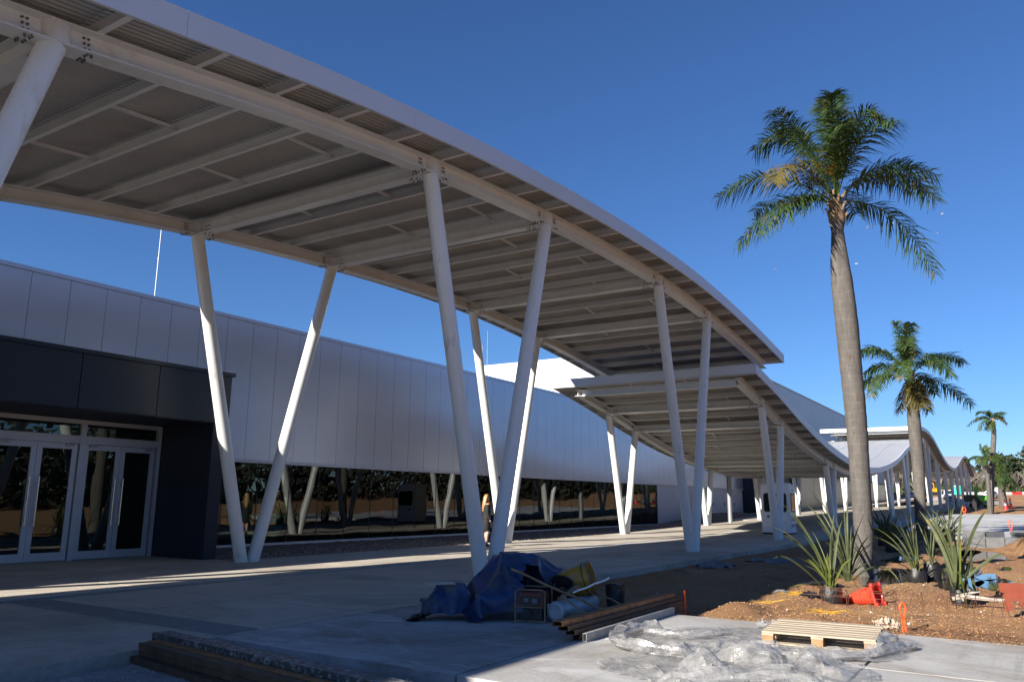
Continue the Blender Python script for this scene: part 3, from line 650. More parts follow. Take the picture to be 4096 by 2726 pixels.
for mid in (12.48, 10.31, 8.09, 5.87):
    for q in (-1, 1):
        a, b = (mid-1.0, mid-.005) if q < 0 else (mid+.005, mid+1.0); z0, z1 = -.08, 2.79; w_ = .13; y0, y1 = DD-.03, DD+.02
        mb = MB(); mb.box(a, a+w_, y0, y1, z0, z1); mb.box(b-w_, b, y0, y1, z0, z1); mb.box(a+w_, b-w_, y0, y1, z1-.14, z1); mb.box(a+w_, b-w_, y0, y1, z0, z0+.2)
        D_ = obj('door', mb, M['alu_frame'], T)
        mg = MB(); mg.box(a+w_, b-w_, DD-.008, DD+.002, z0+.2, z1-.14); obj('door_glass', mg, M['glass'], D_, smooth=None)
        hx = mid+q*.11; mh = MB(); mh.tube((hx, y0-.07, .75), (hx, y0-.07, 1.95), .017, n=12)
        for z in (.9, 1.78): mh.tube((hx, y0-.07, z), (hx, y0, z), .013, n=10)
        mh.tube((hx+q*.0, y0-.012, 1.78), (hx, y0, 1.78), .03, n=12); obj('door_handle', mh, M['chrome'], D_)
        cx = a+.12 if q < 0 else b-.32; mc = MB(); mc.box(cx, cx+.2, y0-.05, y0-.001, z1-.07, z1-.02); mc.rbox((cx+.2, y0-.10, z1-.0), .13, .008, .01, .35); obj('door_closer', mc, M['galv'], D_)
mb = MB(); mb.box(-6, 13.6, 26, 26.1, -.13, 3.4); mb.box(13.3, 13.6, DD+.2, 26, -.13, 3.4); mb.box(10.9,13.2,21.6,21.65,-.1,2.9); obj('lobby_wall', mb, simple('lobby_wall', (0.10,0.11,0.105), 0.8), T)
# roof slab keeps the interior dark
mb = MB(); mb.box(X0, X1, DW+.3, 40, 7.0, 7.2); mb.box(X1-.3, X1, DW+.3, 40, -.3, 7.0); mb.box(X0, X0+.3, DW+.3, 40, -.3, 7.0); obj('roof', mb, M['white_clad'], T)
# big hall behind
H = thing('main_hall', 'tall hall with sunlit white end wall rising behind the low terminal', 'building', (85.8,30,0))
def hp(nm, mb, mat, **k): return fit(obj(nm, mb, mat, **k), H)
mb = MB()
for k in range(7):
    a = 30+k*4.4; mb.box(85.8, 85.9, a+.02, min(a+4.38, 60), 6, 16.2)
    mb.box(85.8, 85.9, a+.02, min(a+4.38, 60), 16.24, 18.72)
hp('end_wall', mb, M['white_clad'], smooth=None)
mb = MB(); x = 85.95
while x < 230: mb.box(x, x+.62, 29.9, 30, 3, 18.7); x += .7
hp('side_wall', mb, M['ribclad'], smooth=None)
mb = MB(); mb.box(85.92, 230, 30.01, 60, 3, 18.6); hp('core_wall', mb, M['ribclad'])
mb = MB(); mb.box(85.7, 230.1, 29.8, 60.1, 18.73, 18.9); hp('parapet_cap', mb, M['ribclad'])
# annex facade in brushed metal, its dark opening and a blue strip
A_ = thing('annex_building', 'low brushed metal facade with dark entrance opening beyond the guard booth', 'building', (89.4,20.5,0))
def ap(nm, mb, mat, **k): return fit(obj(nm, mb, mat, **k), A_)
brushed = simple('brushed_metal', (0.10,0.103,0.108), 0.3, 0.35, 0.35, 2.0, stretch=(2.5,1,0.15), world_=True)
mb = MB()
for a, b, z0 in ((89.5,96,0),(96.05,103,0),(103.05,110,0),(110.05,117,0),(117.05,123,0),(134.0,141,0),(141.05,150,0)): mb.box(a, b, 20.5, 20.7, .2, 4.6)
mb.box(123.05, 133.95, 20.5, 20.7, 3.6, 4.6)
ap('wall', mb, brushed, smooth=None)
mb = MB(); mb.box(89.4, 150, 20.8, 29.5, .2, 4.7); mb.box(89.45,150,20.35,20.8,4.62,4.78); ap('roof', mb, M['navy_dark'])
mb = MB(); mb.box(89.05, 89.45, 20.4, 20.9, .2, 4.6); ap('blue_strip', mb, M['teal'])
# roof masts
def mast(s, d, z0, z1, label, r=.032):
    t_ = MB(); n = 4
    for k in range(n): a = z0+(z1-z0)*k/n; b = z0+(z1-z0)*(k+1)/n; rr = r*(1-.18*k); t_.tube((s,d,a),(s,d,b), rr, rr*.9, n=10); t_.tube((s,d,b-.06),(s,d,b+.02), rr*1.3, n=10)
    t_.box(s-.2,s+.2,d-.2,d+.2,z0-.05,z0)
    tag(obj('lightning_mast', t_, M['galv'], origin=(s,d,z0)), label, 'mast', 'masts on the terminal roof')
mast(19.15, 30, 7.2, 15.5, 'white lightning mast on the terminal roof at the left, between wall top and canopy', .03)
mast(43.8, 30, 7.2, 12.75, 'taller of the pair of thin masts beside the sunlit hall', .035)
mast(43.2, 30, 7.2, 11.65, 'shorter of the pair of thin masts beside the sunlit hall', .035)
mast(100.5, 32, 18.9, 26.0, 'thin mast on the far hall roof right of the canopy end', .05)

# ---------------------------------------------------------------- palms
def G(v): return (v.x, v.y)
def bez(p0, p1, p2, t): return p0*(1-t)**2+p1*2*t*(1-t)+p2*t*t
def frond(mb, p0, p1, p2, L=.55, n=46, wd=.017, rnd=random, t0=.16, droop=.45, roll=None):
    pts = [bez(p0,p1,p2,k/14) for k in range(15)]
    mb.path(pts, [.022*(1-.85*k/14) for k in range(15)], n=5, caps=False)
    up = Vector((0,0,1))
    for k in range(n):
        t = t0+(1-t0)*(k+rnd.random()*.6)/n; t = min(t, .998); p = bez(p0,p1,p2,t); T_ = (bez(p0,p1,p2,min(1,t+.02))-bez(p0,p1,p2,t-.02)).normalized()
        S = T_.cross(up); S = S.normalized() if S.length > .05 else RT.copy(); U = S.cross(T_).normalized()
        q = (t-t0)/(1-t0); l = L*(.35+.65*math.sin(PI*min(1, q*.80+.14)))*rnd.uniform(.8,1.15)
        for sg in (-1,1):
            el = rnd.uniform(-.55,.65)
            d = (S*sg*math.cos(el)+U*math.sin(el)+T_*rnd.uniform(.45,.95)).normalized()
            w = T_.cross(d).cross(d).normalized()*wd if T_.cross(d).length > .01 else U*wd
            a = p; b = p+d*l*.5+Vector((0,0,-l*.06)); c = p+d*l+Vector((0,0,-l*droop*rnd.uniform(.6,1.4)))
            mb.add([a-w*.6, a+w*.6, b+w, b-w, c+w*.15, c-w*.15], [(0,1,2,3),(3,2,4,5)])
def palm(loc, trunk, fronds, label, scale=1.0, L=.55, n=46, wd=.017, dry=(), stub=True):
    # trunk: (right, up, radius); fronds: ((ctrl r,up,away),(tip r,up,away)) metres from the heart
    base = W(loc[0], loc[1], loc[2]); T = thing('palm_tree', label, 'palm tree', base, group='palm trees')
    def lp(r, u, a=0): return RT*r+FW0*a+Vector((0,0,u))
    pts = [lp(r, u) for r, u, q in trunk]; rad = [q for r, u, q in trunk]
    P, R = [], []
    for k in range(len(pts)-1):
        m_ = max(2, int((pts[k+1]-pts[k]).length/.12)); 
        for j in range(m_): t = j/m_; P.append(pts[k].lerp(pts[k+1], t)); R.append((rad[k]*(1-t)+rad[k+1]*t)*(1+.012*math.sin(j*2.1)+.02*(noise.noise((k*3.1+t*4, loc[0], 0)))))
    P.append(pts[-1]); R.append(rad[-1])
    mb = MB(); mb.path(P, R, n=28); tr = obj('trunk', mb, M['bark'], T, smooth=.9)
    hb = MB(); top = P[-1]; q = rad[-1]
    hb.lathe([(q*.95,-.05),(q*1.15,.12),(q*1.05,.35),(q*.7,.6),(q*.35,.95)], c=top, n=14)
    for k in range(16):
        a = k*2.399; zz = .02+.045*k; o = top+Vector((math.cos(a)*q*.95, math.sin(a)*q*.95, zz)); hb.tube(o, o+Vector((math.cos(a)*.10, math.sin(a)*.10, .16)), .045, .02, n=6)
    obj('crown_shaft', hb, M['old_wood'], T)
    heart = top+Vector((0,0,.55*scale)); rr = random.Random(int(loc[0]*10))
    for i, (c1, tp) in enumerate(fronds):
        mb = MB(); frond(mb, heart, heart+lp(c1[0],c1[1],c1[2]), heart+lp(tp[0],tp[1],tp[2]), L, n, wd, rr)
        obj('frond', mb, M['frond_dry'] if i in dry else M['frond'], T, smooth=None)
    return T
zm = .0057                                          # metres per unit of the sketch used for the nearest crown
def z7(x, y, a=0): return ((x-665)*zm, (600-y)*zm, a)
F1 = [(z7(470,240,-.6), z7(325,235,-1.2)), (z7(520,60,.3), z7(345,260,.9)), (z7(590,200,.5), z7(560,110,1.2)), (z7(640,120,-.5), z7(610,125,-1.0)), (z7(700,60,.2), z7(835,150,.6)),
      (z7(760,20,-.4), z7(840,260,-1.0)), (z7(640,210,-1.2), z7(500,330,-2.4)), (z7(350,330,.2), z7(130,545,.4)), (z7(430,330,-.7), z7(290,600,-1.4)), (z7(420,500,.2), z7(205,790,.3)), (z7(470,520,-.7), z7(225,830,-1.2)),
      (z7(850,330,-.4), z7(1040,545,-1.2)), (z7(1000,230,.3), z7(1190,545,.5)), (z7(900,280,.9), z7(1230,440,1.5)), (z7(950,520,.1), z7(1125,930,.2)), (z7(790,420,1.2), z7(940,500,2.3)),
      (z7(560,420,1.3), z7(420,480,2.6)), (z7(700,300,1.2), z7(760,330,2.6)), (z7(690,260,-1.3), z7(770,400,-2.5)), (z7(600,300,-.9), z7(540,420,-2.6)), (z7(660,150,.1), z7(655,60,.2)), (z7(560,160,.3), z7(450,170,.7)), (z7(760,180,.5), z7(800,110,.8))]
palm((8.70,20.34,-.25), [(.0,0,.27),(.0,.12,.235),(.1,.92,.225),(.11,2.4,.235),(.12,3.4,.25),(.11,4.3,.262),(.08,5.3,.27),(.06,6.3,.285),(.01,7.5,.27),(-.01,8.0,.235),(-.01,8.6,.18),(-.01,8.9,.155),(.0,9.12,.19)], F1,
     'tallest and nearest palm with large feathery crown, fallen traffic cone at its foot', L=.68, n=84, wd=.017, dry=(8,))
def ring_fronds(n, seed, R=2.5, up=1.2, down=(-1.2, .9), upr=6):
    r = random.Random(seed); F = []
    for k in range(n):
        a = 2*PI*k/n+r.uniform(-.2,.2); rr = R*r.uniform(.8,1.1); dz = r.uniform(*down)
        F.append(((math.cos(a)*rr*.55, up*r.uniform(.8,1.2)+max(0,dz)*.5, math.sin(a)*rr*.55), (math.cos(a)*rr, dz, math.sin(a)*rr)))
    for k in range(upr):
        a = r.uniform(0,2*PI); q = R/2.5; F.append(((math.cos(a)*.3*q, 1.3*q, math.sin(a)*.3*q), (math.cos(a)*r.uniform(.4,1.1)*q, r.uniform(1.7,2.3)*q, math.sin(a)*r.uniform(.4,1.1)*q)))
    return F
zs = .0103
def z2(x, y, a=0): return ((x-1005)*zs, (1440-y)*zs, a)
F2 = [(z2(880,1240,.2), z2(762,1345,.3)), (z2(870,1350,-.5), z2(775,1545,-1)), (z2(960,1180,.1), z2(965,1185,.1)), (z2(1010,1260,.3), z2(1040,1240,.6)), (z2(1180,1270,.3), z2(1290,1365,.5)), (z2(1130,1230,.2), z2(1195,1420,.2)),
      (z2(1140,1420,.2), z2(1300,1565,.3)), (z2(930,1300,-.9), z2(880,1480,-2)), (z2(1060,1300,-.9), z2(1090,1470,-2)), (z2(920,1220,.9), z2(850,1300,2)), (z2(1080,1240,1), z2(1130,1300,2)), (z2(940,1260,-.6), z2(920,1330,-1.8)),
      (z2(980,1480,.1), z2(950,1600,.1)), (z2(1040,1480,-.2), z2(1065,1600,-.2)), (z2(1000,1460,-.4), z2(1010,1590,-.9)), (z2(880,1400,1), z2(800,1480,1.8)), (z2(1100,1380,1), z2(1200,1500,1.6)), (z2(900,1330,.4), z2(830,1420,.8)), (z2(990,1220,0), z2(1000,1200,-.6))]
palm((18.89,37.53,-.2), [(0,0,.26),(.06,1.9,.25),(.12,3.6,.27),(.1,5.3,.29),(.12,6.2,.27),(.1,6.8,.2),(.1,7.1,.17)], F2, 'second palm with bright green crown standing before the wave roof', L=.68, n=78, wd=.024, dry=(12,14))
F3 = [tuple(tuple(q*.8 for q in p) for p in f) for f in [((-1.2,1.3,.2),(-3.0,-.6,.3)),((-1.0,.9,-.3),(-2.2,-1.2,-.5)),((-1.1,1.9,.3),(-1.7,.9,.6)),((-.6,1.6,0),(-1.0,1.1,-.6)),((-.2,1.3,.5),(.4,1.2,1.2)),((.6,1.2,.2),(1.5,.5,.3)),((.7,.9,-.4),(1.2,-.4,-.8)),((-.4,.4,-.3),(-.8,-1.2,-.5)),((.2,1.4,-.7),(.5,.8,-1.9)),((-.5,1.2,.9),(-1.1,.3,2)),((.5,1.3,.8),(1.7,1.2,1.2)),((-.2,.5,.5),(-.5,-1,.9))]]
palm((46.17,78.23,.6), [(0,0,.30),(.35,2.5,.25),(.75,5.3,.24),(1.1,7.4,.23),(1.2,8.1,.20),(1.2,8.4,.16)], F3, 'third palm, slim grey trunk with a windblown ragged crown', L=.5, n=34, wd=.035, dry=(6,))
palm((45.35,76.9,.3), [(0,0,.22),(.1,3,.2),(.15,4.6,.18),(.15,4.8,.14)], ring_fronds(11, 4, 1.7, .8, (-1.1,.2), 3), 'short palm half hidden behind the slim trunk of the windblown palm', L=.45, n=30, wd=.035)
palm((51.75,85.2,1.35), [(0,0,.4),(-.1,1.6,.28),(-.1,2.4,.24)], ring_fronds(14, 9, 1.7, .8, (-1.6,-.3), 4), 'squat palm with shaggy dark crown and broad trunk at the right', L=.5, n=34, wd=.035)
palm((53.9,88.5,1.4), [(0,0,.3),(-.1,2.0,.26),(-.3,2.6,.22)], ring_fronds(11, 12, 1.8, .7, (-1.8,-.6), 2), 'darker squat palm leaning just behind the shaggy one', L=.5, n=30, wd=.035)

# ---------------------------------------------------------------- flax plants in bags
def flax(X, Y, zg0, tips, label, pot=None, bend=(), mat='flax', wdt=.026, k=1.0, rnd_n=0, sd=1, seed=1, group='potted flax plants'):
    q_ = W(X, Y); zg = dirt_h(q_.x, q_.y)-.03; base = W(X, Y, zg); T = thing('flax_plant', label, 'plant', base, group=group); rr = random.Random(seed); h0 = .0
    if pot:
        r, h = pot; h0 = h*.75; mb = MB(); nn, mm = 26, 9; P = []
        for j in range(mm):
            t = j/(mm-1)
            for i in range(nn):
                a = 2*PI*i/nn; q = r*(.96+.12*math.sin(PI*t)+.10*noise.noise((math.cos(a)*1.8,math.sin(a)*1.8,t*3+seed))+.04*math.sin(9*a+seed)*(t**2)); P.append((math.cos(a)*q, math.sin(a)*q, h*t+(.035*math.sin(4*a+seed)+.02*math.sin(7*a) if j==mm-1 else 0)))
        F = [(j*nn+i, j*nn+(i+1)%nn, (j+1)*nn+(i+1)%nn, (j+1)*nn+i) for j in range(mm-1) for i in range(nn)]+[tuple(range(nn-1,-1,-1))]
        mb.add(P, F); obj('grow_bag', mb, M['polybag'], T, smooth=1.2)
        mb = MB(); mb.lathe([(r*.93,h*.70),(r*.93,h*.78)], n=18); obj('potting_soil', mb, M['dirt'], T)
    tips = list(tips)
    for _ in range(rnd_n):
        a = rr.uniform(-1.3,1.3); l = rr.uniform(.7,1.15)*sd; tips.append((math.sin(a)*l*.9, math.cos(a)*l, rr.uniform(-.5,.5)*sd))
    for i, tp in enumerate(tips):
        dx, dz = tp[0]*k, tp[1]*k; da = (tp[2] if len(tp) > 2 else rr.uniform(-.35,.35)); bd = tp[3] if len(tp) > 3 else 0
        b0 = RT*rr.uniform(-.05,.05)*2*wdt/.026+FW0*rr.uniform(-.05,.05)+Vector((0,0,h0))
        tip = RT*dx+FW0*da+Vector((0,0,dz))
        if bd: c1 = RT*dx*.75+FW0*da*.6+Vector((0,0,max(dz,0)+bd))
        else: c1 = RT*dx*.36+FW0*da*.36+Vector((0,0,h0+(dz-h0)*.66+abs(dx)*.22))
        N = 12; mb = MB(); P = []; ww = wdt*rr.uniform(.8,1.25); side0 = (RT*rr.uniform(.4,1)*rr.choice((-1,1))+FW0*rr.uniform(-.8,.8)).normalized()
        for j in range(N+1):
            t = j/N; p = bez(b0,c1,tip,t); T_ = (bez(b0,c1,tip,min(1,t+.03))-bez(b0,c1,tip,max(0,t-.03))).normalized()
            s_ = (side0-T_*side0.dot(T_)).normalized(); u = T_.cross(s_); w = ww*(.45+.55*math.sin(PI*min(1,t*.75+.12)))*(1-t**5)+.001
            fold = .35*(1-t)+.12
            P += [p-s_*w+u*w*fold, p, p+s_*w+u*w*fold]
        mb.add(P, [(3*j+a, 3*j+a+1, 3*j+a+4, 3*j+a+3) for j in range(N) for a in (0,1)])
        obj('leaf', mb, M['flax_green'] if (mat == 'green' or (i in bend)) else M['flax'], T, smooth=1.0)
    return T
a_ = .00215                                         # sketch unit, metres
def f1(x, y, *r): return ((x-690)*a_, (905-y)*a_, *r)
flax(5.71,14.73,-.13, [f1(328,88,.1),f1(115,262,-.2),f1(172,540,-.35,.22),f1(312,345,.2),f1(505,352,.1),f1(700,300,-.2),f1(866,225,.2),f1(832,185,.4),f1(620,330,.3),f1(560,420,.2),f1(590,520,-.3),f1(640,470,-.2),f1(750,390,-.1),f1(800,380,.3),f1(480,540,-.1,.02),f1(830,525,-.3),f1(845,935,-.55,1.0),f1(690,520,.1),f1(725,500,.25),f1(440,180,.4),f1(655,560,-.2)],
     'flax with arching leaves and yellow green stems in a bag left of the fallen cone', (.18,.30), bend=(4,8,9,10,11,14,15,17,18,20), seed=3, wdt=.018, rnd_n=4, sd=.9)
b_ = .00275
def f2(x, y, *r): return ((x-930)*b_, (790-y)*b_, *r)
flax(7.75,18.9,-.13, [f2(630,150,.2),f2(672,18,.3),f2(750,42,.4),f2(858,240,.1),f2(932,200,.0),f2(1188,185,.3),f2(1340,395,.1),f2(1112,400,-.2),f2(1262,790,-.6,.75),f2(895,330,.2),f2(820,300,-.1),f2(760,350,.2),f2(700,290,.1),f2(1050,330,.4),f2(1000,400,.2),f2(1150,300,.5),f2(960,420,-.2),f2(860,480,.1),f2(1060,500,.2),f2(1200,480,.3),f2(1150,740,-.5,.5),f2(790,200,.5),f2(1060,90,.6),f2(740,460,-.1),f2(1130,560,-.3,.3)],
     'tall flax around the base of the nearest palm', None, seed=5, wdt=.022, rnd_n=4, sd=1.0)
c_ = .00275
def f3(x, y, *r): return ((x-1455)*c_, (765-y)*c_, *r)
flax(9.25,18.76,-.15, [f3(1108,300,.2),f3(1112,382,.3),f3(1290,252,.1),f3(1325,290,-.1),f3(1350,172,.3),f3(1440,88,.4),f3(1480,180,.2),f3(1195,590,-.2,.1),f3(1385,420,.0),f3(1410,460,-.3),f3(1420,330,.1),f3(1300,350,.2),f3(1500,330,.1),f3(1550,420,.2),f3(1330,470,-.2),f3(1530,250,.3),f3(1380,560,-.3),f3(1345,200,.4),f3(1470,400,0)],
     'bushy flax in shiny black bag beside the puddle, left one of the pair', (.20,.32), bend=(8,9,16), seed=8, wdt=.016, rnd_n=4, sd=.9)
flax(9.78,19.1,-.15, [(-.05,1.25,.1),(.22,1.45,.2),(.42,1.5,.3),(.1,1.0,-.1),(-.15,.9,0),(.3,.8,.2),(.5,.7,-.2),(.35,1.15,.3),(-.1,1.4,.3)],
     'sparser flax in a taller black bag, right one of the pair by the puddle', (.18,.46), seed=10, wdt=.016, rnd_n=3, sd=.9)
d_ = .00213
def f4(x, y, *r): return ((x-1740)*d_, (945-y)*d_, *r)
flax(7.92,14.6,-.14, [f4(1893,118,.2),f4(2112,128,.1),f4(2136,275,.0),f4(2025,515,.3),f4(1782,250,.1),f4(1662,258,.3),f4(1716,270,.2),f4(1598,190,.4),f4(1640,165,.5),f4(1620,1000,-.7,1.15),f4(1482,985,-.9,.75),f4(1700,330,.0),f4(1745,420,-.2),f4(1800,400,.2),f4(1560,180,.4),f4(2110,515,-.3,.08),f4(1690,440,-.2),f4(1770,300,.4),f4(1650,400,.3)],
     'upright flax with wide blades in black bags at the right, nearest the wire mesh', (.14,.30), bend=(9,12), seed=12, wdt=.028)
flax(8.12,14.62,-.14, [(.1,.75,.1),(-.1,.9,.1),(.05,1.0,-.1)], 'small bagged flax touching the right side of the wide bladed one', (.13,.29), seed=14)
for i, (X, Y, lb) in enumerate(((15.3,33.5,'dark flax clump in shade left of the second palm'),(14.2,30.5,'dark flax clump in shade right behind the nearest palm'),(17.2,33,'flax clump leaning at the foot of the second palm'),(19.6,36.5,'thin flax clump behind the second palm trunk'))):
    p = W(X, Y); flax(X, Y, gnd(p.x,p.y)-.12, [], lb, (.22,.35), rnd_n=34, sd=1.5, seed=20+i, wdt=.03)

# ---------------------------------------------------------------- fallen cone
def cone_mesh():
    mb = MB(); n = 40; R = .20
    def sq(a, r): m_ = max(abs(math.cos(a)), abs(math.sin(a))); return (math.cos(a)*min(1/m_,1.32)*r, math.sin(a)*min(1/m_,1.32)*r)
    rings = [('s',.20,0),('c',.155,0),('c',.150,.03),('c',.028,.66),('c',.034,.70),('c',.044,.70),('c',.046,.64),('c',.118,.34),('c',.126,.335),('c',.150,.10),('c',.168,.07),('s',.20,.03),('s',.20,0)]
    P = []
    for kind, r, h in rings:
        for i in range(n):
            a = 2*PI*(i+.5)/n; x, y = sq(a, r) if kind == 's' else (math.cos(a)*r, math.sin(a)*r); P.append((x, y, h))
    mb.add(P, [(k*n+i, k*n+(i+1)%n, (k+1)*n+(i+1)%n, (k+1)*n+i) for k in range(len(rings)-1) for i in range(n)])
    for x in (-.165,.165):
        for y in (-.165,.165): mb.tube((x,y,-.022),(x,y,.0), .032, n=12)
    return mb
mb = cone_mesh(); cone = obj('traffic_cone', mb, M['cone'], smooth=.6)
tag(cone, 'orange red traffic cone lying on its side below the nearest palm', 'traffic cone')
p = W(6.50,14.62); ax = (W(6.02,15.12)-W(6.50,14.62)).normalized()*math.cos(.24)+Vector((0,0,-math.sin(.24)))
q = ax.to_track_quat('Z', 'Y'); cone.rotation_mode = 'QUATERNION'; cone.rotation_quaternion = q; cone.location = (p.x, p.y, dirt_h(p.x,p.y)+.20)
cone.rotation_quaternion = q @ Matrix.Rotation(.0, 3, 'Z').to_quaternion()
# ---------------------------------------------------------------- rebar hoops with orange caps
def hoop(X, Y, h, w, label, r=.0125, mat='orange', lean=0.0, rot=0):
    p = W(X, Y); z = min(dirt_h(p.x, p.y) if p.x > 11.5 and p.y < 8 else gnd(p.x,p.y)-.1, 9); mb = MB(); P = []
    P += [Vector((-.25*w,0,-.1)), Vector((-.25*w,0,h*.5))]
    for k in range(13): a = PI*1.25-k*(PI*1.5)/12; P.append(Vector((math.cos(a)*w*.55, 0, h-w*.9+w*.85*math.sin(a)*1.1+.0)))
    P += [Vector((.25*w,0,h*.5)), Vector((.25*w,0,-.1))]
    P[2:2] = []; S = [RT*v.x*math.cos(rot)+FW0*v.x*math.sin(rot)+Vector((0,0,v.z))+RT*lean*v.z for v in P]
    mb.path(S, r, n=10); return tag(obj('rebar_hoop', mb, M[mat], origin=None), label, 'marker', 'orange sleeved rebar hoops'), p, z
for X, Y, h, w, lb, rt in ((2.69,12.75,.40,.05,'orange hoop marker in shade behind the stacked steel tubes',1.2),(5.43,11.49,.37,.075,'orange hoop marker standing right of the pallet beside wire mesh',0.0),(26.0,42.4,.75,.22,'thin orange hoop marker between the grey concrete boxes and road',.2),(42.2,75.6,.7,.3,'far orange hoop marker on the soil at the end of the concrete road',0.2)):
    o, p, z = hoop(X, Y, h, w, lb, .0125 if Y < 20 else (.016 if Y < 60 else .045), rot=rt); o.location = (p.x, p.y, z)
o, p, z = hoop(18.4, 36.0, .85, .28, 'rusty hoop marker beside the second palm', .02, 'rustwire'); o.location = (p.x, p.y, z); o['group'] = 'rusty rebar hoops'
# ---------------------------------------------------------------- pallet
ux = (W(3.98,9.14)-W(2.90,9.71)).normalized(); uy = Vector((-ux.y, ux.x, 0)); uz = Vector((0,0,1)); PO = W(2.93,9.72,-.10)
T = thing('pallet', 'empty pale wooden pallet lying on plastic film at the slab edge', 'pallet', PO)
def pbox(x0,x1,y0,y1,z0,z1,mb): mb.obox(ux*((x0+x1)/2)+uy*((y0+y1)/2)+uz*((z0+z1)/2), ux, uy, uz, (x1-x0)/2, (y1-y0)/2, (z1-z0)/2)
PLx, PLy = 1.22, 1.18
for i, (y0, wd_) in enumerate(((0,.135),(.175,.10),(.315,.14),(.50,.14),(.69,.10),(.84,.14),(1.045,.135))):
    mb = MB(); pbox(random.uniform(-.006,.006), PLx+random.uniform(-.01,.006), y0, y0+wd_, .122+random.uniform(0,.003), .144, mb); obj('deck_board', mb, M['wood'], T)
for x0 in (0, .54, 1.09):
    mb = MB(); pbox(x0, x0+.13, .003, PLy-.003, .10, .121, mb); obj('stringer_board', mb, M['wood'], T)
    for y0 in (.004, .52, 1.045):
        mb = MB(); pbox(x0+.003, x0+.127, y0, y0+.13, .022, .0995, mb); obj('block', mb, M['wood_dark'], T)
for y0 in (0, .52, 1.045):
    mb = MB(); pbox(-.003, PLx+.003, y0, y0+.125, .001, .021, mb); obj('bottom_board', mb, M['wood'], T)
# ---------------------------------------------------------------- plastic film
def film_roll(mb, pts, r, seed, n=20):
    P = [W(*p) for p in pts]; Q = []
    for k in range(len(P)-1):
        for j in range(8): 
            t = j/8; a = P[max(0,k-1)]; b = P[k]; c = P[k+1]; d = P[min(len(P)-1,k+2)]
            Q.append(.5*((2*b)+(c-a)*t+(2*a-5*b+4*c-d)*t*t+(3*b-a-3*c+d)*t**3))
    Q.append(P[-1]); V = []
    for k, q in enumerate(Q):
        T_ = (Q[min(k+1,len(Q)-1)]-Q[max(k-1,0)]).normalized(); S = T_.cross(Vector((0,0,1))).normalized(); e = min(1, k/3+.15, (len(Q)-1-k)/3+.15)
        for i in range(n):
            a = 2*PI*i/n; rr = r*e*(1+.5*noise.noise((k*.35,math.cos(a)*1.6,math.sin(a)*1.6+seed))+.22*noise.noise((k*.9,math.cos(a)*3.5,math.sin(a)*3.5+seed)))
            V.append(q+S*math.cos(a)*rr*1.35+Vector((0,0,max(-.95*r*0+0, 0)))+Vector((0,0,(math.sin(a)*.75+.72)*rr)))
    mb.add(V, [(k*n+i, k*n+(i+1)%n, (k+1)*n+(i+1)%n, (k+1)*n+i) for k in range(len(Q)-1) for i in range(n)])
mb = FILM1
for k, v in enumerate(mb.v):
    r = Vector(v)-PO
    if -.05 < r.dot(ux) < 1.27 and -.05 < r.dot(uy) < 1.25: mb.v[k] = (v[0], v[1], -.0955)
film_roll(mb, [(2.75,10.3,-.09),(2.45,10.05,-.09),(2.1,9.95,-.09),(1.85,10.1,-.09),(1.6,10.25,-.09)], .05, 1)
film_roll(mb, [(1.95,10.6,-.09),(1.55,10.35,-.09),(1.3,9.85,-.09),(1.25,9.35,-.09),(1.5,8.95,-.09),(1.9,8.7,-.09)], .075, 3)
film_roll(mb, [(2.35,8.75,-.09),(2.8,8.85,-.09),(3.25,8.68,-.09),(3.8,8.86,-.09),(4.3,9.25,-.09),(4.6,9.5,-.09)], .055, 5)
film_roll(mb, [(3.9,9.1,-.09),(4.25,9.45,-.08),(4.45,9.85,-.09)], .08, 7)
film_roll(mb, [(3.2,10.9,-.09),(3.35,10.85,-.09),(3.55,10.95,-.09)], .06, 8)
tag(obj('plastic_film', mb, M['film'], smooth=.6), 'wide sheet of clear plastic film with rolled edges spread under the pallet', 'plastic film')
mb = FILM2
film_roll(mb, [(1.3,7.5,-.09),(1.75,7.45,-.06),(2.3,7.5,-.08),(2.8,7.45,-.09)], .08, 9)
tag(obj('plastic_film', mb, M['film'], smooth=.6), 'crumpled heap of clear plastic film in front of the pallet', 'plastic film')
# ---------------------------------------------------------------- steel tubes and beams
def rhs(name, p0, p1, w, h, mat, label, cat='steel tube', group='stacked steel tubes', t=.006, open_=True):
    p0, p1 = Vector(p0), Vector(p1); x = (p1-p0).normalized(); y = Vector((0,0,1)).cross(x).normalized(); z = x.cross(y); L = (p1-p0).length; mb = MB(); c = (p0+p1)/2-p0
    for a in (-1,1): mb.obox(c+y*a*(w/2-t/2), x, y, z, L/2, t/2, h/2); mb.obox(c+z*a*(h/2-t/2), x, y, z, L/2-.0005, w/2-t, t/2)
    return tag(obj(name, mb, mat), label, cat, group), p0
for y0, z0, s0, s1, w, h, mt, lb in ((4.72,.110,8.40,12.0,.13,.056,'rust','topmost rust streaked tube of the sunlit stack'),(4.68,.055,8.48,12.1,.13,.052,'rust_dark','dark second tube of the sunlit stack, just under the rusty top one'),(4.64,.0,8.58,12.3,.12,.052,'rust_dark','third tube down in the sunlit stack, rusty inside'),(4.62,-.063,8.68,12.32,.09,.07,'rust_dark','lowest dark tube of the sunlit stack, resting on the slab'),(4.50,-.052,8.66,11.5,.05,.092,'grey_tube','pale grey tube lying in front of the sunlit rusty stack')):
    mt_ = M[mt]; o, p = rhs('steel_tube', (s0,y0,z0), (s1,y0+.03,z0), w, h, mt_, lb); o.location = p
A0 = [W(-3.90,9.27), W(.10,6.63)]
def beam(a, b, w, h, z, mat, label):
    o, p = rhs('steel_beam', (a.x,a.y,z), (b.x,b.y,z), w, h, mat, label, 'steel beam', 'long steel beams at the lower left'); o.location = p
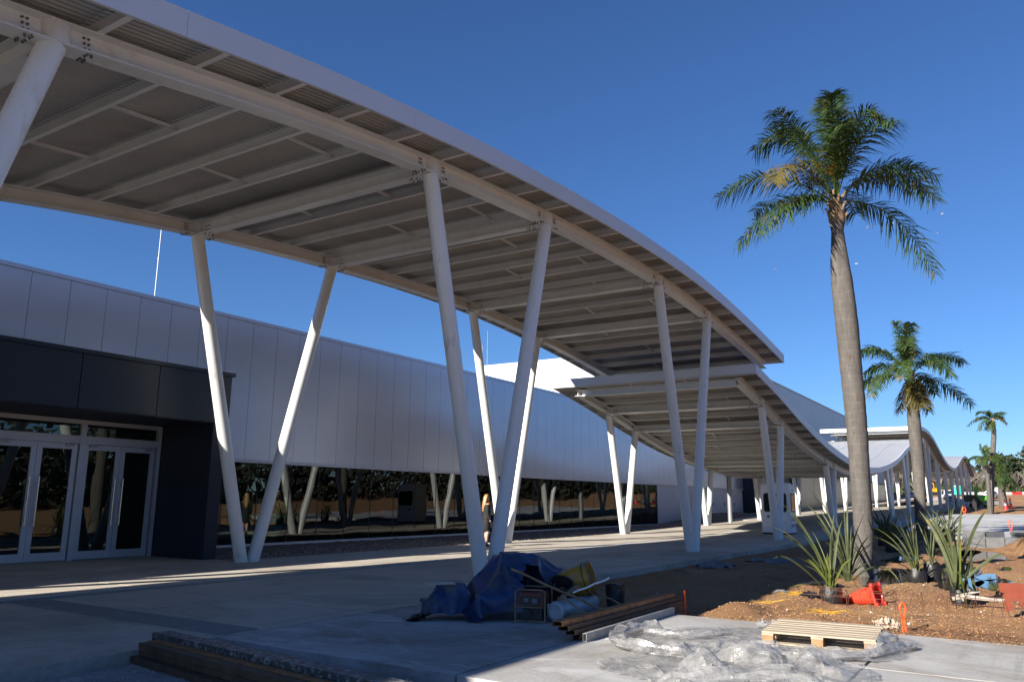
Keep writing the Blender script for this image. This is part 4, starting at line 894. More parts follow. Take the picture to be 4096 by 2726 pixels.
beam(W(-3.84,9.26), W(.25,5.95), .20, .10, -.012, M['tar_beam'], 'white splashed black beam on top of the lower left pile')
beam(W(-3.83,9.06), W(-.2,6.02), .12, .065, -.05, M['rust'], 'orange rusty beam just below the paint splashed one')
beam(W(-3.88,8.93), W(-.3,5.90), .10, .065, -.05, M['rust_dark'], 'brown rusty beam at the front edge of the lower left pile')
beam(W(-3.86,8.95), W(-.3,5.91), .13, .055, -.115, M['rust_dark'], 'dark middle layer beam at the front of the lower left pile')
beam(W(-3.93,8.92), W(-.4,5.85), .15, .06, -.178, M['rust_dark'], 'bottom front beam of the lower left pile resting on the ground')
beam(W(-3.72,9.12), W(-.2,6.13), .14, .13, -.14, M['rust_dark'], 'hidden support beam under the paint splashed one')
# ---------------------------------------------------------------- tarpaulin covered pile
tp = TARP1
tag(obj('blue_tarpaulin', tp, M['tarp'], smooth=.9), 'dirty blue tarpaulin draped over the main heap of gear before the column', 'tarpaulin', 'blue tarpaulins')
tp = TARP2
tag(obj('blue_tarpaulin', tp, M['tarp'], smooth=.9), 'smaller blue tarpaulin over boxes at the left end of the heap', 'tarpaulin', 'blue tarpaulins')
mb = MB(); 
for k in range(6): mb.rbox(W(-1.30+.03*k, 11.2+.02*k, -.085+.012*k), .12-.01*k, .07, .005, .3*k, .15*math.sin(k*2), .2*math.cos(k*3))
tag(obj('plastic_rag', mb, M['polybag']), 'crumpled dark plastic scrap at the left end of the covered heap', 'rag')
mb = MB(); mb.rbox(W(-.93,11.2,.38), .20, .035, .008, .2+TH-PI/2+PI); mb.rbox(W(-.86,11.2,.395), .10, .03, .012, TH-PI/2+.1); tag(obj('spirit_level', mb, M['galv']), 'metal strip sticking out on the left blue covered box', 'tool')
# generator
GX = W(.32,11.28,-.1); RZ = -(PI/2-TH)
T = thing('generator', 'red and black generator half covered by the blue tarpaulin', 'generator', GX, RZ-.25); T.scale = (.92,.92,.80)
mb = MB(); mb.box(-.19,.19,-.16,.3,.27,.44); mb.box(-.17,.17,-.14,.28,.44,.47); obj('housing', mb, M['red_machine'], T)
mb = MB(); mb.box(-.16,.16,-.165,-.161,.29,.42); obj('control_panel', mb, M['bucket_black'], T)
mb = MB(); mb.box(.02,.10,-.170,-.166,.31,.39); mb.box(-.10,-.03,-.170,-.166,.33,.39); obj('label', mb, M['silver'], T)
mb = MB(); mb.box(-.16,.16,-.12,.26,.04,.265); mb.tube((-.05,-.16,.14),(-.05,-.12,.14), .07, n=20); obj('engine', mb, M['bucket_black'], T)
mb = MB()
mb.path([(-.22,.32,.0),(-.22,.32,.50),(-.18,.32,.53),(.18,.32,.53),(.22,.32,.50),(.22,.32,0)], .012, n=8); obj('rear_frame', mb, M['old_wood'], T); mb = MB()
mb.path([(-.22,-.19,.0),(-.22,-.19,.50),(-.18,-.19,.53),(.18,-.19,.53),(.22,-.19,.50),(.22,-.19,0)], .012, n=8)
mb.tube((-.22,-.19,.03),(.22,-.19,.03),.012); mb.tube((-.22,-.19,.25),(.22,-.19,.25),.01); obj('front_frame', mb, M['old_wood'], T)
def bucket(X, Y, z, r, h, axis, mat, label, name='bucket', rim='bucket_black', cat='bucket', grp='buckets in the heap'):
    T = thing(name, label, cat, W(X,Y,z), group=grp); mb = MB(); ax = Vector(axis).normalized()
    mb.lathe([(r*.82,0),(r*.84,h*.02),(r*.93,h*.55),(r*.93,h*.56),(r*.97,h*.78),(r*1.0,h*1.0),(r*.955,h*1.0),(r*.93,h*.8),(r*.80,h*.03)], ax=ax, n=36, caps=True); obj('body', mb, M[mat], T)
    mb = MB()
    for q in (.80,.985): mb.lathe([(r*(.93+.07*q)+.001,h*q-.007),(r*(.93+.07*q)+.009,h*q-.006),(r*(.93+.07*q)+.009,h*q+.006),(r*(.93+.07*q)+.001,h*q+.007)], ax=ax, n=36, caps=False)
    obj('rim', mb, M[rim], T)
    s = ax.orthogonal().normalized(); u = ax.cross(s); mb = MB(); mb.path([ax*h*.86+s*r*1.04*math.cos(a)+(u*.35-ax*.75)*r*1.1*math.sin(a) for a in np.linspace(0,PI,15)], .004, n=6); obj('handle', mb, M['galv'], T)
    return T
bucket(.76,12.05,.27,.235,.48, (RT*.88+FW0*-.25+Vector((0,0,.30))), 'bucket_yellow', 'yellow drum smeared with cement tipped on its side atop the heap', 'drum', cat='drum')
bucket(.68,11.80,.08,.165,.34, (RT*.15+FW0*-.45+Vector((0,0,.85))), 'bucket_black', 'dark cement caked bucket tilted beside the yellow drum')
bucket(1.55,12.15,-.10,.145,.40, (0,0,1), 'bucket_black', 'upright black bucket with pale lid piece at the right end of the heap')
mb = MB(); mb.rbox(W(1.60,12.10,.31), .05, .03, .006, 0, .2); tag(obj('lid_piece', mb, M['silver']), 'white lid fragment resting in the upright black bucket', 'lid')
# rolled film
mb = MB(); a, b = W(.62,11.15,.045), W(1.22,12.15,.045); d = (b-a); L = d.length
mb.lathe([(.03,.0),(.09,-.015),(.125,.0),(.133,.03),(.13,L*.5),(.12,L*.97),(.08,L),(.03,L-.02)], c=a, ax=d, n=32); tag(obj('film_roll', mb, M['film_roll']), 'thick roll of whitish plastic film lying below the yellow drum', 'roll')
def pole(p, q, r, mat, label, cat='pole', name='pole', grp=None, n=10):
    mb = MB(); p, q = W(*p), W(*q); k = 7; P = [p.lerp(q, i/k)+Vector((0,0,.006*math.sin(i*1.9))) for i in range(k+1)]; mb.path([v-p for v in P], r, n=n); return tag(obj(name, mb, M[mat]), label, cat, grp), p
for a in (((.02,11.0,.60),(1.50,11.15,-.03),.016,'old_wood','long wooden pole leaning diagonally down across the covered heap','pole'),((.70,11.0,.26),(1.16,10.75,-.05),.013,'old_wood','short wooden stick sloping down below the long pole','stick'),((.86,11.15,.29),(1.44,12.0,.40),.014,'white','white plastic pipe sloping up to the right over the film roll','pipe'),((1.15,11.9,.26),(1.65,11.6,.05),.014,'old_wood','wooden handle lying between drum and upright bucket','handle')):
    o, p = pole(a[0], a[1], a[2], a[3], a[4], a[5], a[5]); o.location = p
mb = MB(); a, b = W(.66,11.12,.20), W(.94,11.32,.36); d = (b-a).normalized(); y = Vector((0,0,1)).cross(d).normalized(); mb.obox((a+b)/2, d, y, d.cross(y), (b-a).length/2, .035, .012); tag(obj('plank', mb, M['old_wood']), 'short broken plank propped against the tilted dark bucket', 'plank')
mb = MB()
for k in range(9):
    x = 1.05+.06*k; mb.path([W(x+.05*math.sin(k+j*.9), 11.25+.05*math.cos(k*2+j), -.07+.05*abs(math.sin(j*1.1+k))) for j in range(7)], .012, n=6)
tag(obj('hose_tangle', mb, M['bucket_black']), 'tangle of dark hose and rags under the poles', 'hose')
mb = MB(); mb.box(-.16,.16,-.10,.10,0,.14); o = obj('crate', mb, M['old_wood']); o.location = W(.95,11.05,-.1); o.rotation_euler = (0,0,RZ); tag(o, 'dark low crate under the film roll and stick', 'crate')
# ---------------------------------------------------------------- wire mesh
mb = MB(); r0 = .24; Rr = random.Random(5)
def mw(d, a, rr=1.0): return Vector((11.78+math.cos(a)*r0*rr*1.15+.03*math.sin(d*2.3), d, .145+math.sin(a)*r0*rr))
d = 2.75; k = 0
while d > -1.2:
    sk = .16*(-1)**k; P = [mw(d+sk*(j/16)+.01*math.sin(j+k), -.9-PI*.5+j*(1.72*PI)/16, 1+.06*math.sin(k*1.7+j*.4)) for j in range(17)]
    mb.path(P, .0032, n=4, caps=False); d -= .15; k += 1
for j in range(12):
    a = -.9-PI*.5+j*(1.72*PI)/11; mb.path([mw(2.75-q*.28, a+.03*math.sin(q*1.3+j), 1+.05*math.sin(q*.9+j)) for q in range(15)], .003, n=4, caps=False)
tag(obj('wire_mesh_roll', mb, M['rustwire'], smooth=1.2), 'loosely coiled rusty wire mesh along the slab edge at the right', 'wire mesh')
# ---------------------------------------------------------------- brick panel, branch, rags, paint marks, lumps
def plate(name, X, Y, z, outline, t, mat, label, cat, rz=0, tilt=0, holes=None):
    mb = MB(); mb.prism(outline, (0,0,0), Vector((1,0,0)), Vector((0,0,1)), (0,t,0)); o = obj(name, mb, mat); o.location = W(X,Y,z); o.rotation_euler = (tilt,0,RZ+rz); return tag(o, label, cat)
pn = [(0,0),(.03,.1),(.0,.13),(.05,.2),(.03,.26),(.06,.28),(.0,.30),(.01,.44),(.28,.44),(.62,.40),(1.1,.38),(1.1,-.02),(.5,-.03),(.34,.0),(.30,.06),(.24,.13),(.27,.17),(.20,.15),(.16,.17),(.12,.12),(.17,.09),(.13,.03),(.09,.02)]
plate('clay_panel', 7.72, 12.95, -.13, pn, .03, M['brick'], 'broken red clay panel leaning at the right picture edge', 'panel', tilt=-.25)
mb = MB(); mb.path([W(7.55,14.15,-.07),W(7.75,14.1,-.03),W(8.1,13.95,-.06),W(8.6,13.75,-.07),W(9.4,13.4,-.08)], [.035,.04,.03,.022,.01], n=8); mb.path([W(7.7,14.1,-.05),W(7.62,13.95,-.08)], [.03,.01], n=6); mb.path([W(7.6,14.1,-.02),W(7.9,14.15,.03),W(8.0,14.1,.05)], [.02,.02,.006], n=6)
tag(obj('dead_branch', mb, M['drift']), 'dead grey branch on the soil above the clay panel', 'branch')
def rag(X, Y, r, h, mat, label, seed):
    p = W(X,Y); mb = MB(); n = 26; P = []
    for j in range(n):
        for i in range(n):
            u = -1+2*i/(n-1); v = -1+2*j/(n-1); q = math.hypot(u,v); x = X+u*r; y = Y+v*r*.8; w = W(x,y); P.append(Vector((w.x,w.y,dirt_h(w.x,w.y)+.003+h*max(0,1-q)**.5*max(.05,(1-abs(noise.noise((u*2.2,v*2.2,seed)))*2.6+.3*noise.noise((u*6,v*6,seed)))))))
    mb.add(P, [(j*n+i, j*n+i+1, (j+1)*n+i+1, (j+1)*n+i) for j in range(n-1) for i in range(n-1) if math.hypot(-1+2*i/(n-1),-1+2*j/(n-1)) < 1+.3*noise.noise((i*.3,j*.3,seed))])
    return tag(obj('rag', mb, mat, smooth=1), label, 'rag')
ragm = simple('beige_cloth', (0.42,0.33,0.25), 0.9, 0, .2, 5, world_=True)
rag(5.42,12.0,.19,.17,ragm,'crumpled beige rag at the soil edge just beyond the pallet',3)
rag(5.55,15.0,.32,.10,M['polybag'],'strip of crumpled dark plastic left of the flax bag',9)
rag(5.15,15.8,.18,.05,M['cement'],'small pale plastic scrap on the shadow edge',12)
rag(5.52,22.1,.55,.22,M['cement'],'pale grey cement lump beside the shaded walkway kerb',15)
rag(7.9,24.9,.9,.16,M['cement'],'flatter grey cement spill farther along the shaded kerb',18)
rag(6.6,17.3,.5,.1,M['polybag'],'flat dark plastic sheet on the shaded soil',21)
def straw(X, Y, r, n, label, seed):
    rr = random.Random(seed); mb = MB()
    for _ in range(n):
        x = X+rr.gauss(0,r*.5); y = Y+rr.gauss(0,r*.35); a = rr.gauss(0,.35); l = rr.uniform(.08,.25); p = W(x,y); q = W(x+l*math.cos(a), y+l*math.sin(a)); mb.add([(p.x,p.y,dirt_h(p.x,p.y)+.008),(q.x,q.y,dirt_h(q.x,q.y)+.008),(q.x+.005,q.y+.005,dirt_h(q.x,q.y)+.012),(p.x+.005,p.y+.005,dirt_h(p.x,p.y)+.012)], [(0,1,2,3)])
    return tag(obj('straw_patch', mb, M['yellow_paint'], smooth=None), label, 'straw', 'yellow straw patches')
straw(5.13,13.6,.42,110,'larger bright yellow straw patch nearest the wire mesh',1); straw(5.35,15.7,.5,80,'yellow straw patch beside the canopy shadow edge',2); straw(4.5,14.5,.28,30,'smallest yellow straw patch at the left near the gravelly heap',3)
# ---------------------------------------------------------------- concrete boxes
def cbox(X, Y, w, dp, h, rz, label, z=None, hollow=True, mat='cement', cap=False):
    p = W(X,Y); z = dirt_h(p.x,p.y)-.04 if z is None else z; mb = MB(); t = .06
    if hollow: 
        mb.box(-w/2,w/2,0,dp,0,t); mb.box(-w/2,w/2,0,dp,h-t,h); mb.box(-w/2,-w/2+t,0,dp,t,h-t); mb.box(w/2-t,w/2,0,dp,t,h-t); mb.box(-w/2+t,w/2-t,dp-t,dp,t,h-t)
    else: mb.box(-w/2,w/2,0,dp,0,h); 
    if cap: mb.box(-w/2-.05,w/2+.05,-.05,dp+.05,h,h+.08)
    o = obj('concrete_box', mb, M[mat]); o.location = (p.x,p.y,z); o.rotation_euler = (0,0,RZ+rz); return tag(o, label, 'concrete box', 'precast concrete boxes')
dk = simple('dark_precast', (0.075,0.08,0.09), 0.7, 0, .2, 3, bump=.3, dirt=(.2,.2,.2), dirt_scale=4, dirt_lo=.6); M['dk'] = dk
cbox(19.0,33.3,.62,.6,.44,-.05,'grey concrete box at the left end of the front row behind the puddle',hollow=False)
cbox(19.66,33.1,.62,.6,.44,-.05,'grey concrete box in the middle of the front row behind the puddle',hollow=False)
cbox(20.32,32.9,.62,.6,.42,-.05,'grey concrete box at the right end of the front row behind the puddle',hollow=False)
cbox(19.6,34.3,.62,.6,.62,-.05,'taller grey box standing behind the left of the front row',hollow=False); cbox(20.3,34.1,.62,.6,.66,-.05,'taller dark topped box standing behind the middle of the front row',hollow=False,mat='dk')
cbox(21.25,33.7,.34,.5,.5,.3,'small dark capped box right of the grey row',hollow=False,mat='dk',cap=True)
cbox(23.35,36.6,.62,.75,.55,.55,'open fronted hollow box tilted between road and sand heap',mat='dk'); cbox(24.9,37.2,.8,.8,.5,.2,'hollow box at the right edge of the picture beside the road',mat='dk'); cbox(23.7,35.2,.9,.6,.35,.1,'low grey box beside the sand heap at the right edge',mat='cement')
mb = MB(); mb.box(0,1.3,0,.2,0,.09); o = obj('kerb_stone', mb, M['cement']); p = W(17.2,35.2); o.location = (p.x,p.y,gnd(p.x,p.y)-.1); o.rotation_euler = (0,0,RZ); tag(o, 'pale kerb stone lying behind the flax plants near the road', 'kerb stone')
# ---------------------------------------------------------------- guard booth
T = thing('guard_booth', 'white guard booth with rounded windows standing under the canopy', 'booth', (41.0,9.95,gz(41)))
w_, d_w, h_ = 1.32, 1.42, 2.28
def rrect(x0,x1,z0,z1,r,n=6):
    P = []
    for cx,cz,a0 in ((x1-r,z1-r,0),(x0+r,z1-r,PI/2),(x0+r,z0+r,PI),(x1-r,z0+r,1.5*PI)):
        for k in range(n+1): a = a0+k*PI/2/n; P.append((cx+r*math.cos(a), cz+r*math.sin(a)))
    return P
mb = MB(); mb.prism(rrect(0,w_,0,d_w,.12), (0,0,.08), Vector((1,0,0)), Vector((0,1,0)), (0,0,h_)); obj('body', mb, M['white'], T, smooth=.5)
mb = MB(); mb.prism(rrect(.03,w_-.03,.03,d_w-.03,.1), (0,0,0), Vector((1,0,0)), Vector((0,1,0)), (0,0,.078)); obj('plinth', mb, M['black'], T)
mb = MB(); mb.prism(rrect(-.03,w_+.03,-.03,d_w+.03,.14), (0,0,h_+.085), Vector((1,0,0)), Vector((0,1,0)), (0,0,.05))
mb.prism(rrect(.12,w_-.12,.12,d_w-.12,.2), (0,0,h_+.135), Vector((1,0,0)), Vector((0,1,0)), (0,0,.07)); obj('roof', mb, M['white'], T, smooth=.5)
for (org, axx, out) in (((-.004,d_w-.16,0), Vector((0,-1,0)), Vector((-1,0,0))), ((.22,-.004,0), Vector((1,0,0)), Vector((0,-1,0)))):
    wid = 1.12 if out.x else .86
    mb = MB(); mb.prism(rrect(0,wid,1.08,2.0,.12), org, axx, Vector((0,0,1)), out*.016); f = obj('window_frame', mb, M['black'], T, smooth=.5)
    mb = MB(); mb.prism(rrect(.05,wid-.05,1.13,1.95,.09), Vector(org)+out*.017, axx, Vector((0,0,1)), out*.006); obj('window_glass', mb, M['car_glass'], f, smooth=.5)
mb = MB(); mb.box(-.012,-.003,1.0,1.12,.78,.92); obj('sticker', mb, M['blue_sign'], T)
mb = MB(); mb.box(-.004,.0,.1,1.32,.58,.586); obj('panel_line', mb, M['galv'], T); mb = MB(); mb.box(.1,1.2,-.004,.0,.48,.486); obj('panel_line', mb, M['galv'], T); mb = MB(); mb.box(.5,.8,-.006,-.001,2.1,2.2); obj('vent', mb, M['galv'], T)
mb = MB(); mb.prism([(.12,.5),(1.2,.5),(1.2,.15),(1.1,.35),(1.0,.2),(.9,.42),(.6,.38),(.45,.28),(.3,.42),(.12,.2)], (0,-.003,0), Vector((1,0,0)), Vector((0,0,1)), (0,-.004,0)); mb.prism([(.12,.62),(1.2,.62),(1.2,.9),(1.0,.85),(.8,.95),(.5,.8),(.3,.93),(.12,.85)], (0,-.003,0), Vector((1,0,0)), Vector((0,0,1)), (0,-.004,0)); obj('torn_film', mb, M['film'], T)
# ---------------------------------------------------------------- people
def figure(name, loc, rz, H, joints, edges, mats, label):
    T = thing(name, label, 'person', loc, rz)
    me = bpy.data.meshes.new('body'); names = list(joints); me.from_pydata([Vector(joints[k][0])*H for k in names], [(names.index(a), names.index(b)) for a, b in edges], []); me.update()
    o = bpy.data.objects.new('body', me); COL.objects.link(o); o.parent = T; me.materials.append(mats)
    sk = o.modifiers.new('skin', 'SKIN'); sk.use_smooth_shade = True
    for v, k in zip(me.skin_vertices[0].data, names): r = joints[k][1]; r = (r, r) if not isinstance(r, tuple) else r; v.radius = (r[0]*H, r[1]*H); v.use_root = (k == names[0])
    sb = o.modifiers.new('sub', 'SUBSURF'); sb.levels = 2; sb.render_levels = 2
    return T
J = {'pelvis':((0,0,.53),(.085,.065)),'waist':((0,0,.61),(.068,.052)),'chest':((.0,0,.73),(.088,.062)),'neck':((0,0,.83),.030),'head0':((.008,0,.875),(.040,.046)),'head':((.008,0,.925),(.043,.052)),'top':((.0,0,.965),(.03,.034)),
     'shl':((0,.095,.79),.032),'ell':((-.015,.125,.64),.024),'wrl':((.04,.115,.51),.017),'hal':((.06,.11,.46),.014),'shr':((0,-.095,.79),.032),'elr':((-.015,-.125,.64),.024),'wrr':((.04,-.115,.51),.017),'har':((.06,-.11,.46),.014),
     'hl':((0,.045,.49),.055),'kl':((.01,.042,.27),.033),'cl':((-.01,.04,.18),.032),'al':((-.01,.04,.055),.019),'tl':((.06,.045,.018),.016),'hr':((0,-.045,.49),.055),'kr':((.02,-.042,.27),.033),'cr':((-.0,-.04,.18),.032),'ar':((-.0,-.04,.055),.019),'tr':((.07,-.045,.018),.016)}
E_ = [('pelvis','waist'),('waist','chest'),('chest','neck'),('neck','head0'),('head0','head'),('head','top'),('chest','shl'),('shl','ell'),('ell','wrl'),('wrl','hal'),('chest','shr'),('shr','elr'),('elr','wrr'),('wrr','har'),('pelvis','hl'),('hl','kl'),('kl','cl'),('cl','al'),('al','tl'),('pelvis','hr'),('hr','kr'),('kr','cr'),('cr','ar'),('ar','tr')]
Hh = 1.80; fw_ = math.atan2((RT+FW0*.25).y, (RT+FW0*.25).x)
P_ = figure('person', (23.7,16.15,gz(23)), fw_, Hh, J, E_, M['skin'], 'woman with long blond hair in black skirt suit and red scarf between column legs')
def garment(nm, prof, mat, T, H=Hh, n=28):     # (z, rx, ry, offx)
    mb = MB(); P = []
    for z, rx, ry, ox in prof: P += [(H*(ox+rx*math.cos(2*PI*i/n)), H*ry*math.sin(2*PI*i/n), H*z) for i in range(n)]
    mb.add(P, [(k*n+i, k*n+(i+1)%n, (k+1)*n+(i+1)%n, (k+1)*n+i) for k in range(len(prof)-1) for i in range(n)]+[tuple(range(n-1,-1,-1)), tuple(range((len(prof)-1)*n, len(prof)*n))]); return obj(nm, mb, mat, T, smooth=1)
garment('skirt', [(.30,.070,.085,0),(.40,.082,.105,0),(.50,.080,.108,0),(.58,.066,.088,0)], M['suit'], P_)
jk = garment('jacket', [(.53,.088,.118,0),(.60,.072,.096,0),(.68,.078,.105,0),(.75,.078,.115,0),(.80,.060,.105,0),(.825,.036,.05,0)], M['suit'], P_)
mb = MB()
for s in (-1,1): mb.path([Vector((0,s*.098,.795))*Hh, Vector((-.015,s*.130,.64))*Hh, Vector((.04,s*.118,.515))*Hh], [.040*Hh,.033*Hh,.024*Hh], n=12)
obj('jacket_sleeves', mb, M['suit'], P_, smooth=1)
garment('scarf', [(.812,.048,.05,.006),(.835,.044,.045,.008),(.85,.034,.036,.008)], M['scarf'], P_)
mb = MB(); n = 24; P = []
for z, rx, ry, ox in [(.655,.016,.030,-.062),(.70,.032,.052,-.060),(.78,.042,.062,-.050),(.86,.048,.058,-.032),(.91,.052,.055,-.018),(.95,.055,.054,-.008),(.985,.038,.038,-.004),(.998,.012,.012,-.002)]: P += [(Hh*(ox+rx*math.cos(2*PI*i/n)), Hh*ry*math.sin(2*PI*i/n)*(1+.08*math.sin(5*i)), Hh*z) for i in range(n)]
mb.add(P, [(k*n+i, k*n+(i+1)%n, (k+1)*n+(i+1)%n, (k+1)*n+i) for k in range(7) for i in range(n)]+[tuple(range(n-1,-1,-1)), tuple(range(7*n,8*n))]); obj('hair', mb, M['hair'], P_, smooth=1)
mb = MB(); mb.lathe([(.004,0),(.010,.012),(.006,.03)], c=(Hh*.063,0,Hh*.915), n=10); mb.rbox((Hh*.056,0,Hh*.895),.004,.018,.004); obj('face_features', mb, M['skin'], P_)
mb = MB()
for y in (.04,-.04): mb.path([(Hh*-.01,Hh*y,Hh*.03),(Hh*.03,Hh*y,Hh*.02),(Hh*.075,Hh*y,Hh*.012)], [.03,.03,.016], n=10); mb.tube((Hh*-.02,Hh*y,0),(Hh*-.02,Hh*y,Hh*.04),.008,.014)
obj('shoes', mb, M['suit'], P_)
# ---------------------------------------------------------------- far machines, cars, barriers
p = W(55.2,100.6)
P2 = figure('person', (p.x,p.y,gz(p.x)), fw_+2.4, 1.75, J, E_, M['suit'], 'distant worker with bare arms standing before the dark annex entrance')
mb = MB(); mb.path([Vector((0,.098,.79))*1.75, Vector((-.015,.13,.64))*1.75, Vector((.04,.118,.47))*1.75], [.07,.055,.04], n=10); obj('forearm', mb, M['skin'], P2, smooth=1)
def car(X, Y, rz, kind, label):
    p = W(X,Y); T = thing('parked_car' if kind != 'van' else 'parked_van', label, 'van' if kind == 'van' else 'car', (p.x,p.y,gnd(p.x,p.y)-.13), rz, 'white vehicles parked on the soil')
    L, Wd, Hc = (4.4,1.8,1.88) if kind == 'van' else (4.2,1.75,1.5)
    prof = [(-.5,.28),(-.5,.62),(-.47,.98),(-.40,Hc),(.12,Hc),(.27,1.15),(.46,.98),(.5,.7),(.5,.28)] if kind == 'van' else [(-.5,.3),(-.5,.8),(-.46,.95),(-.30,Hc),(.08,Hc),(.24,.98),(.45,.85),(.5,.62),(.5,.28)]
    mb = MB(); n = len(prof)
    for sy in (0,): 
        A = [(x*L, -Wd/2*(1 if z < 1.0 else .86), z) for x, z in prof]; B = [(x*L, Wd/2*(1 if z < 1.0 else .86), z) for x, z in prof]
        mb.add(A+B, [tuple(range(n)), tuple(range(2*n-1,n-1,-1))]+[((i+1)%n, i, n+i, n+(i+1)%n) for i in range(n)])
    obj('body', mb, M['car_white'], T, smooth=.5)
    mb = MB(); zt = Hc-.12
    mb.add([(-.492*L+.0*L,-.70,1.08),(-.492*L,.70,1.08),(-.437*L,.62,zt),(-.437*L,-.62,zt)] if kind == 'van' else [(-.465*L,-.68,.98),(-.465*L,.68,.98),(-.335*L,.6,zt),(-.335*L,-.6,zt)], [(3,2,1,0)])
    xr = -.437*L if kind == 'van' else -.335*L
    mb.v = [(x-.02, y, z) for x, y, z in mb.v]; 
    mb.add([(.262*L,-.72,1.16),(.262*L,.72,1.16),(.14*L,.66,zt),(.14*L,-.66,zt)] if kind == 'van' else [(.245*L,-.72,1.0),(.245*L,.72,1.0),(.10*L,.64,zt),(.10*L,-.64,zt)], [(0,1,2,3)])
    for s in (-1,1):
        for a, b in ((-.28,-.08),(-.06,.13)): mb.add([(a*L, s*(Wd/2*.99+.006), 1.02),(b*L, s*(Wd/2*.99+.006), 1.02),(b*L-.05, s*(Wd/2*.88+.006), zt),(a*L, s*(Wd/2*.88+.006), zt)], [(0,1,2,3) if s > 0 else (3,2,1,0)])
    obj('windows', mb, M['car_glass'], T, smooth=None)
    for x in (-.31,.31):
        for s in (-1,1):
            mb = MB(); mb.tube((x*L,s*(Wd/2-.2),.30),(x*L,s*(Wd/2+.01),.30), .30, n=20); wl = obj('wheel', mb, M['black'], T); mb = MB(); mb.tube((x*L,s*(Wd/2),.30),(x*L,s*(Wd/2+.02),.30), .17, n=16); obj('rim', mb, M['galv'], wl)
    for s in (-1,1):
        mb = MB(); mb.box(-.5*L-.02,-.5*L+.04,s*.72-.1,s*.72+.1,.75,1.05); obj('tail_light', mb, M['red_light'], T); mb = MB(); mb.box(.47*L,.5*L+.01,s*.66-.13,s*.66+.13,.62,.74); obj('headlight', mb, M['silver'], T)
    mb = MB(); mb.box(-.5*L-.04,-.5*L,-Wd/2+.05,Wd/2-.05,.3,.5); mb.box(.5*L-.02,.5*L+.03,-Wd/2+.05,Wd/2-.05,.28,.45); obj('bumper', mb, M['bucket_black'], T)
vd = math.atan2(FW0.y+RT.y*.45, FW0.x+RT.x*.45)
car(91.6,170, vd+.12,'van','white van parked rear first beyond the canopy columns, beside turquoise toilet')
car(87.5,175, vd+.5,'car','white car half hidden behind the rear facing van')
car(101.2,171, vd+PI-.45,'car','white car facing the camera between lift and palm trunk')
car(83.8,182, vd+.2,'car','pale car low behind the second palm below the excavator')
# toilet cabins and far booth
def cabin(X, Y, w, h, mat, label, win=False, rz=0):
    p = W(X,Y); T = thing('portable_toilet' if not win else 'guard_booth', label, 'portable toilet' if not win else 'booth', (p.x,p.y,gnd(p.x,p.y)-.15), RZ+rz)
    mb = MB(); mb.prism(rrect(-w/2,w/2,-w/2,w/2,.08), (0,0,.1), Vector((1,0,0)), Vector((0,1,0)), (0,0,h-.25)); obj('body', mb, mat, T)
    mb = MB(); mb.prism(rrect(-w/2-.05,w/2+.05,-w/2-.05,w/2+.05,.08), (0,0,h-.148), Vector((1,0,0)), Vector((0,1,0)), (0,0,.12)); obj('roof', mb, M['white'] if not win else mat, T)
    mb = MB(); mb.box(-w/2,w/2,-w/2,w/2,0,.098); obj('base', mb, M['black'], T)
    mb = MB(); 
    if win: mb.box(-w*.35,w*.35,-w/2-.02,-w/2-.002,1.1,1.9); obj('window', mb, M['car_glass'], T)
    else: mb.box(-w*.36,w*.36,-w/2-.03,-w/2-.002,.15,h-.3); dr = obj('door', mb, M['turq'], T); mb = MB(); mb.box(-.12,.12,-w/2-.04,-w/2-.031,1.5,1.7); obj('sign', mb, M['white'], dr)
cabin(110.3,200,1.45,2.35,M['turq'],'turquoise portable toilet between the far columns',rz=.3)
cabin(141.5,234,2.0,2.6,M['white'],'small white booth by the far barrier right of the palm',True)
# excavator
p = W(106,204); T = thing('excavator', 'yellow excavator parked far off beyond the columns', 'excavator', (p.x,p.y,gnd(p.x,p.y)-.2), RZ)
mb = MB()
for y in (-1.1,.6): mb.prism(rrect(-2.2,1.9,0,.8,.38), (0,y,0), Vector((1,0,0)), Vector((0,0,1)), (0,.5,0))
obj('track', mb, M['bucket_black'], T)
mb = MB(); mb.prism([(-.6,.85),(-.6,1.6),(1.9,1.7),(2.1,1.2),(2.0,.85)], (0,-1.1,0), Vector((1,0,0)), Vector((0,0,1)), (0,2.2,0)); obj('house', mb, M['yellow_mach'], T)
mb = MB(); mb.box(-1.2,.3,-1.1,0,1.0,1.2); mb.box(-1.2,.3,-1.1,0,2.75,2.95)
for x in (-1.2,.15): 
    for y in (-1.1,-.12): mb.box(x,x+.15,y,y+.12,1.2,2.75)
cb = obj('cab', mb, M['yellow_mach'], T); mb = MB(); mb.box(-1.1,.2,-1.04,-.1,1.2,2.75); obj('cab_glass', mb, M['car_glass'], cb)
mb = MB()
for a, b in (((-.9,1.3),(-2.6,3.3)),((-2.6,3.3),(-3.6,2.2)),((-3.6,2.2),(-3.9,.9))): 
    v = Vector((b[0]-a[0],0,b[1]-a[1])); mb.obox(((a[0]+b[0])/2,.35,(a[1]+b[1])/2), v.normalized(), Vector((0,1,0)), v.normalized().cross(Vector((0,1,0))), v.length/2, .18, .22)
obj('boom', mb, M['yellow_mach'], T); mb = MB(); mb.prism([(-4.2,.9),(-3.5,.9),(-3.4,.2),(-4.0,.1),(-4.4,.4)], (0,-.1,0), Vector((1,0,0)), Vector((0,0,1)), (0,.9,0)); obj('bucket', mb, M['bucket_black'], T)
mb = MB(); mb.box(-3.0,-1.4,1.2,2.4,.4,.7); mb.path([(2.4,0,0.2),(2.9,0,.6),(3.4,.1,.2)], .2, n=8); obj('counterweight', mb, M['galv'], T)
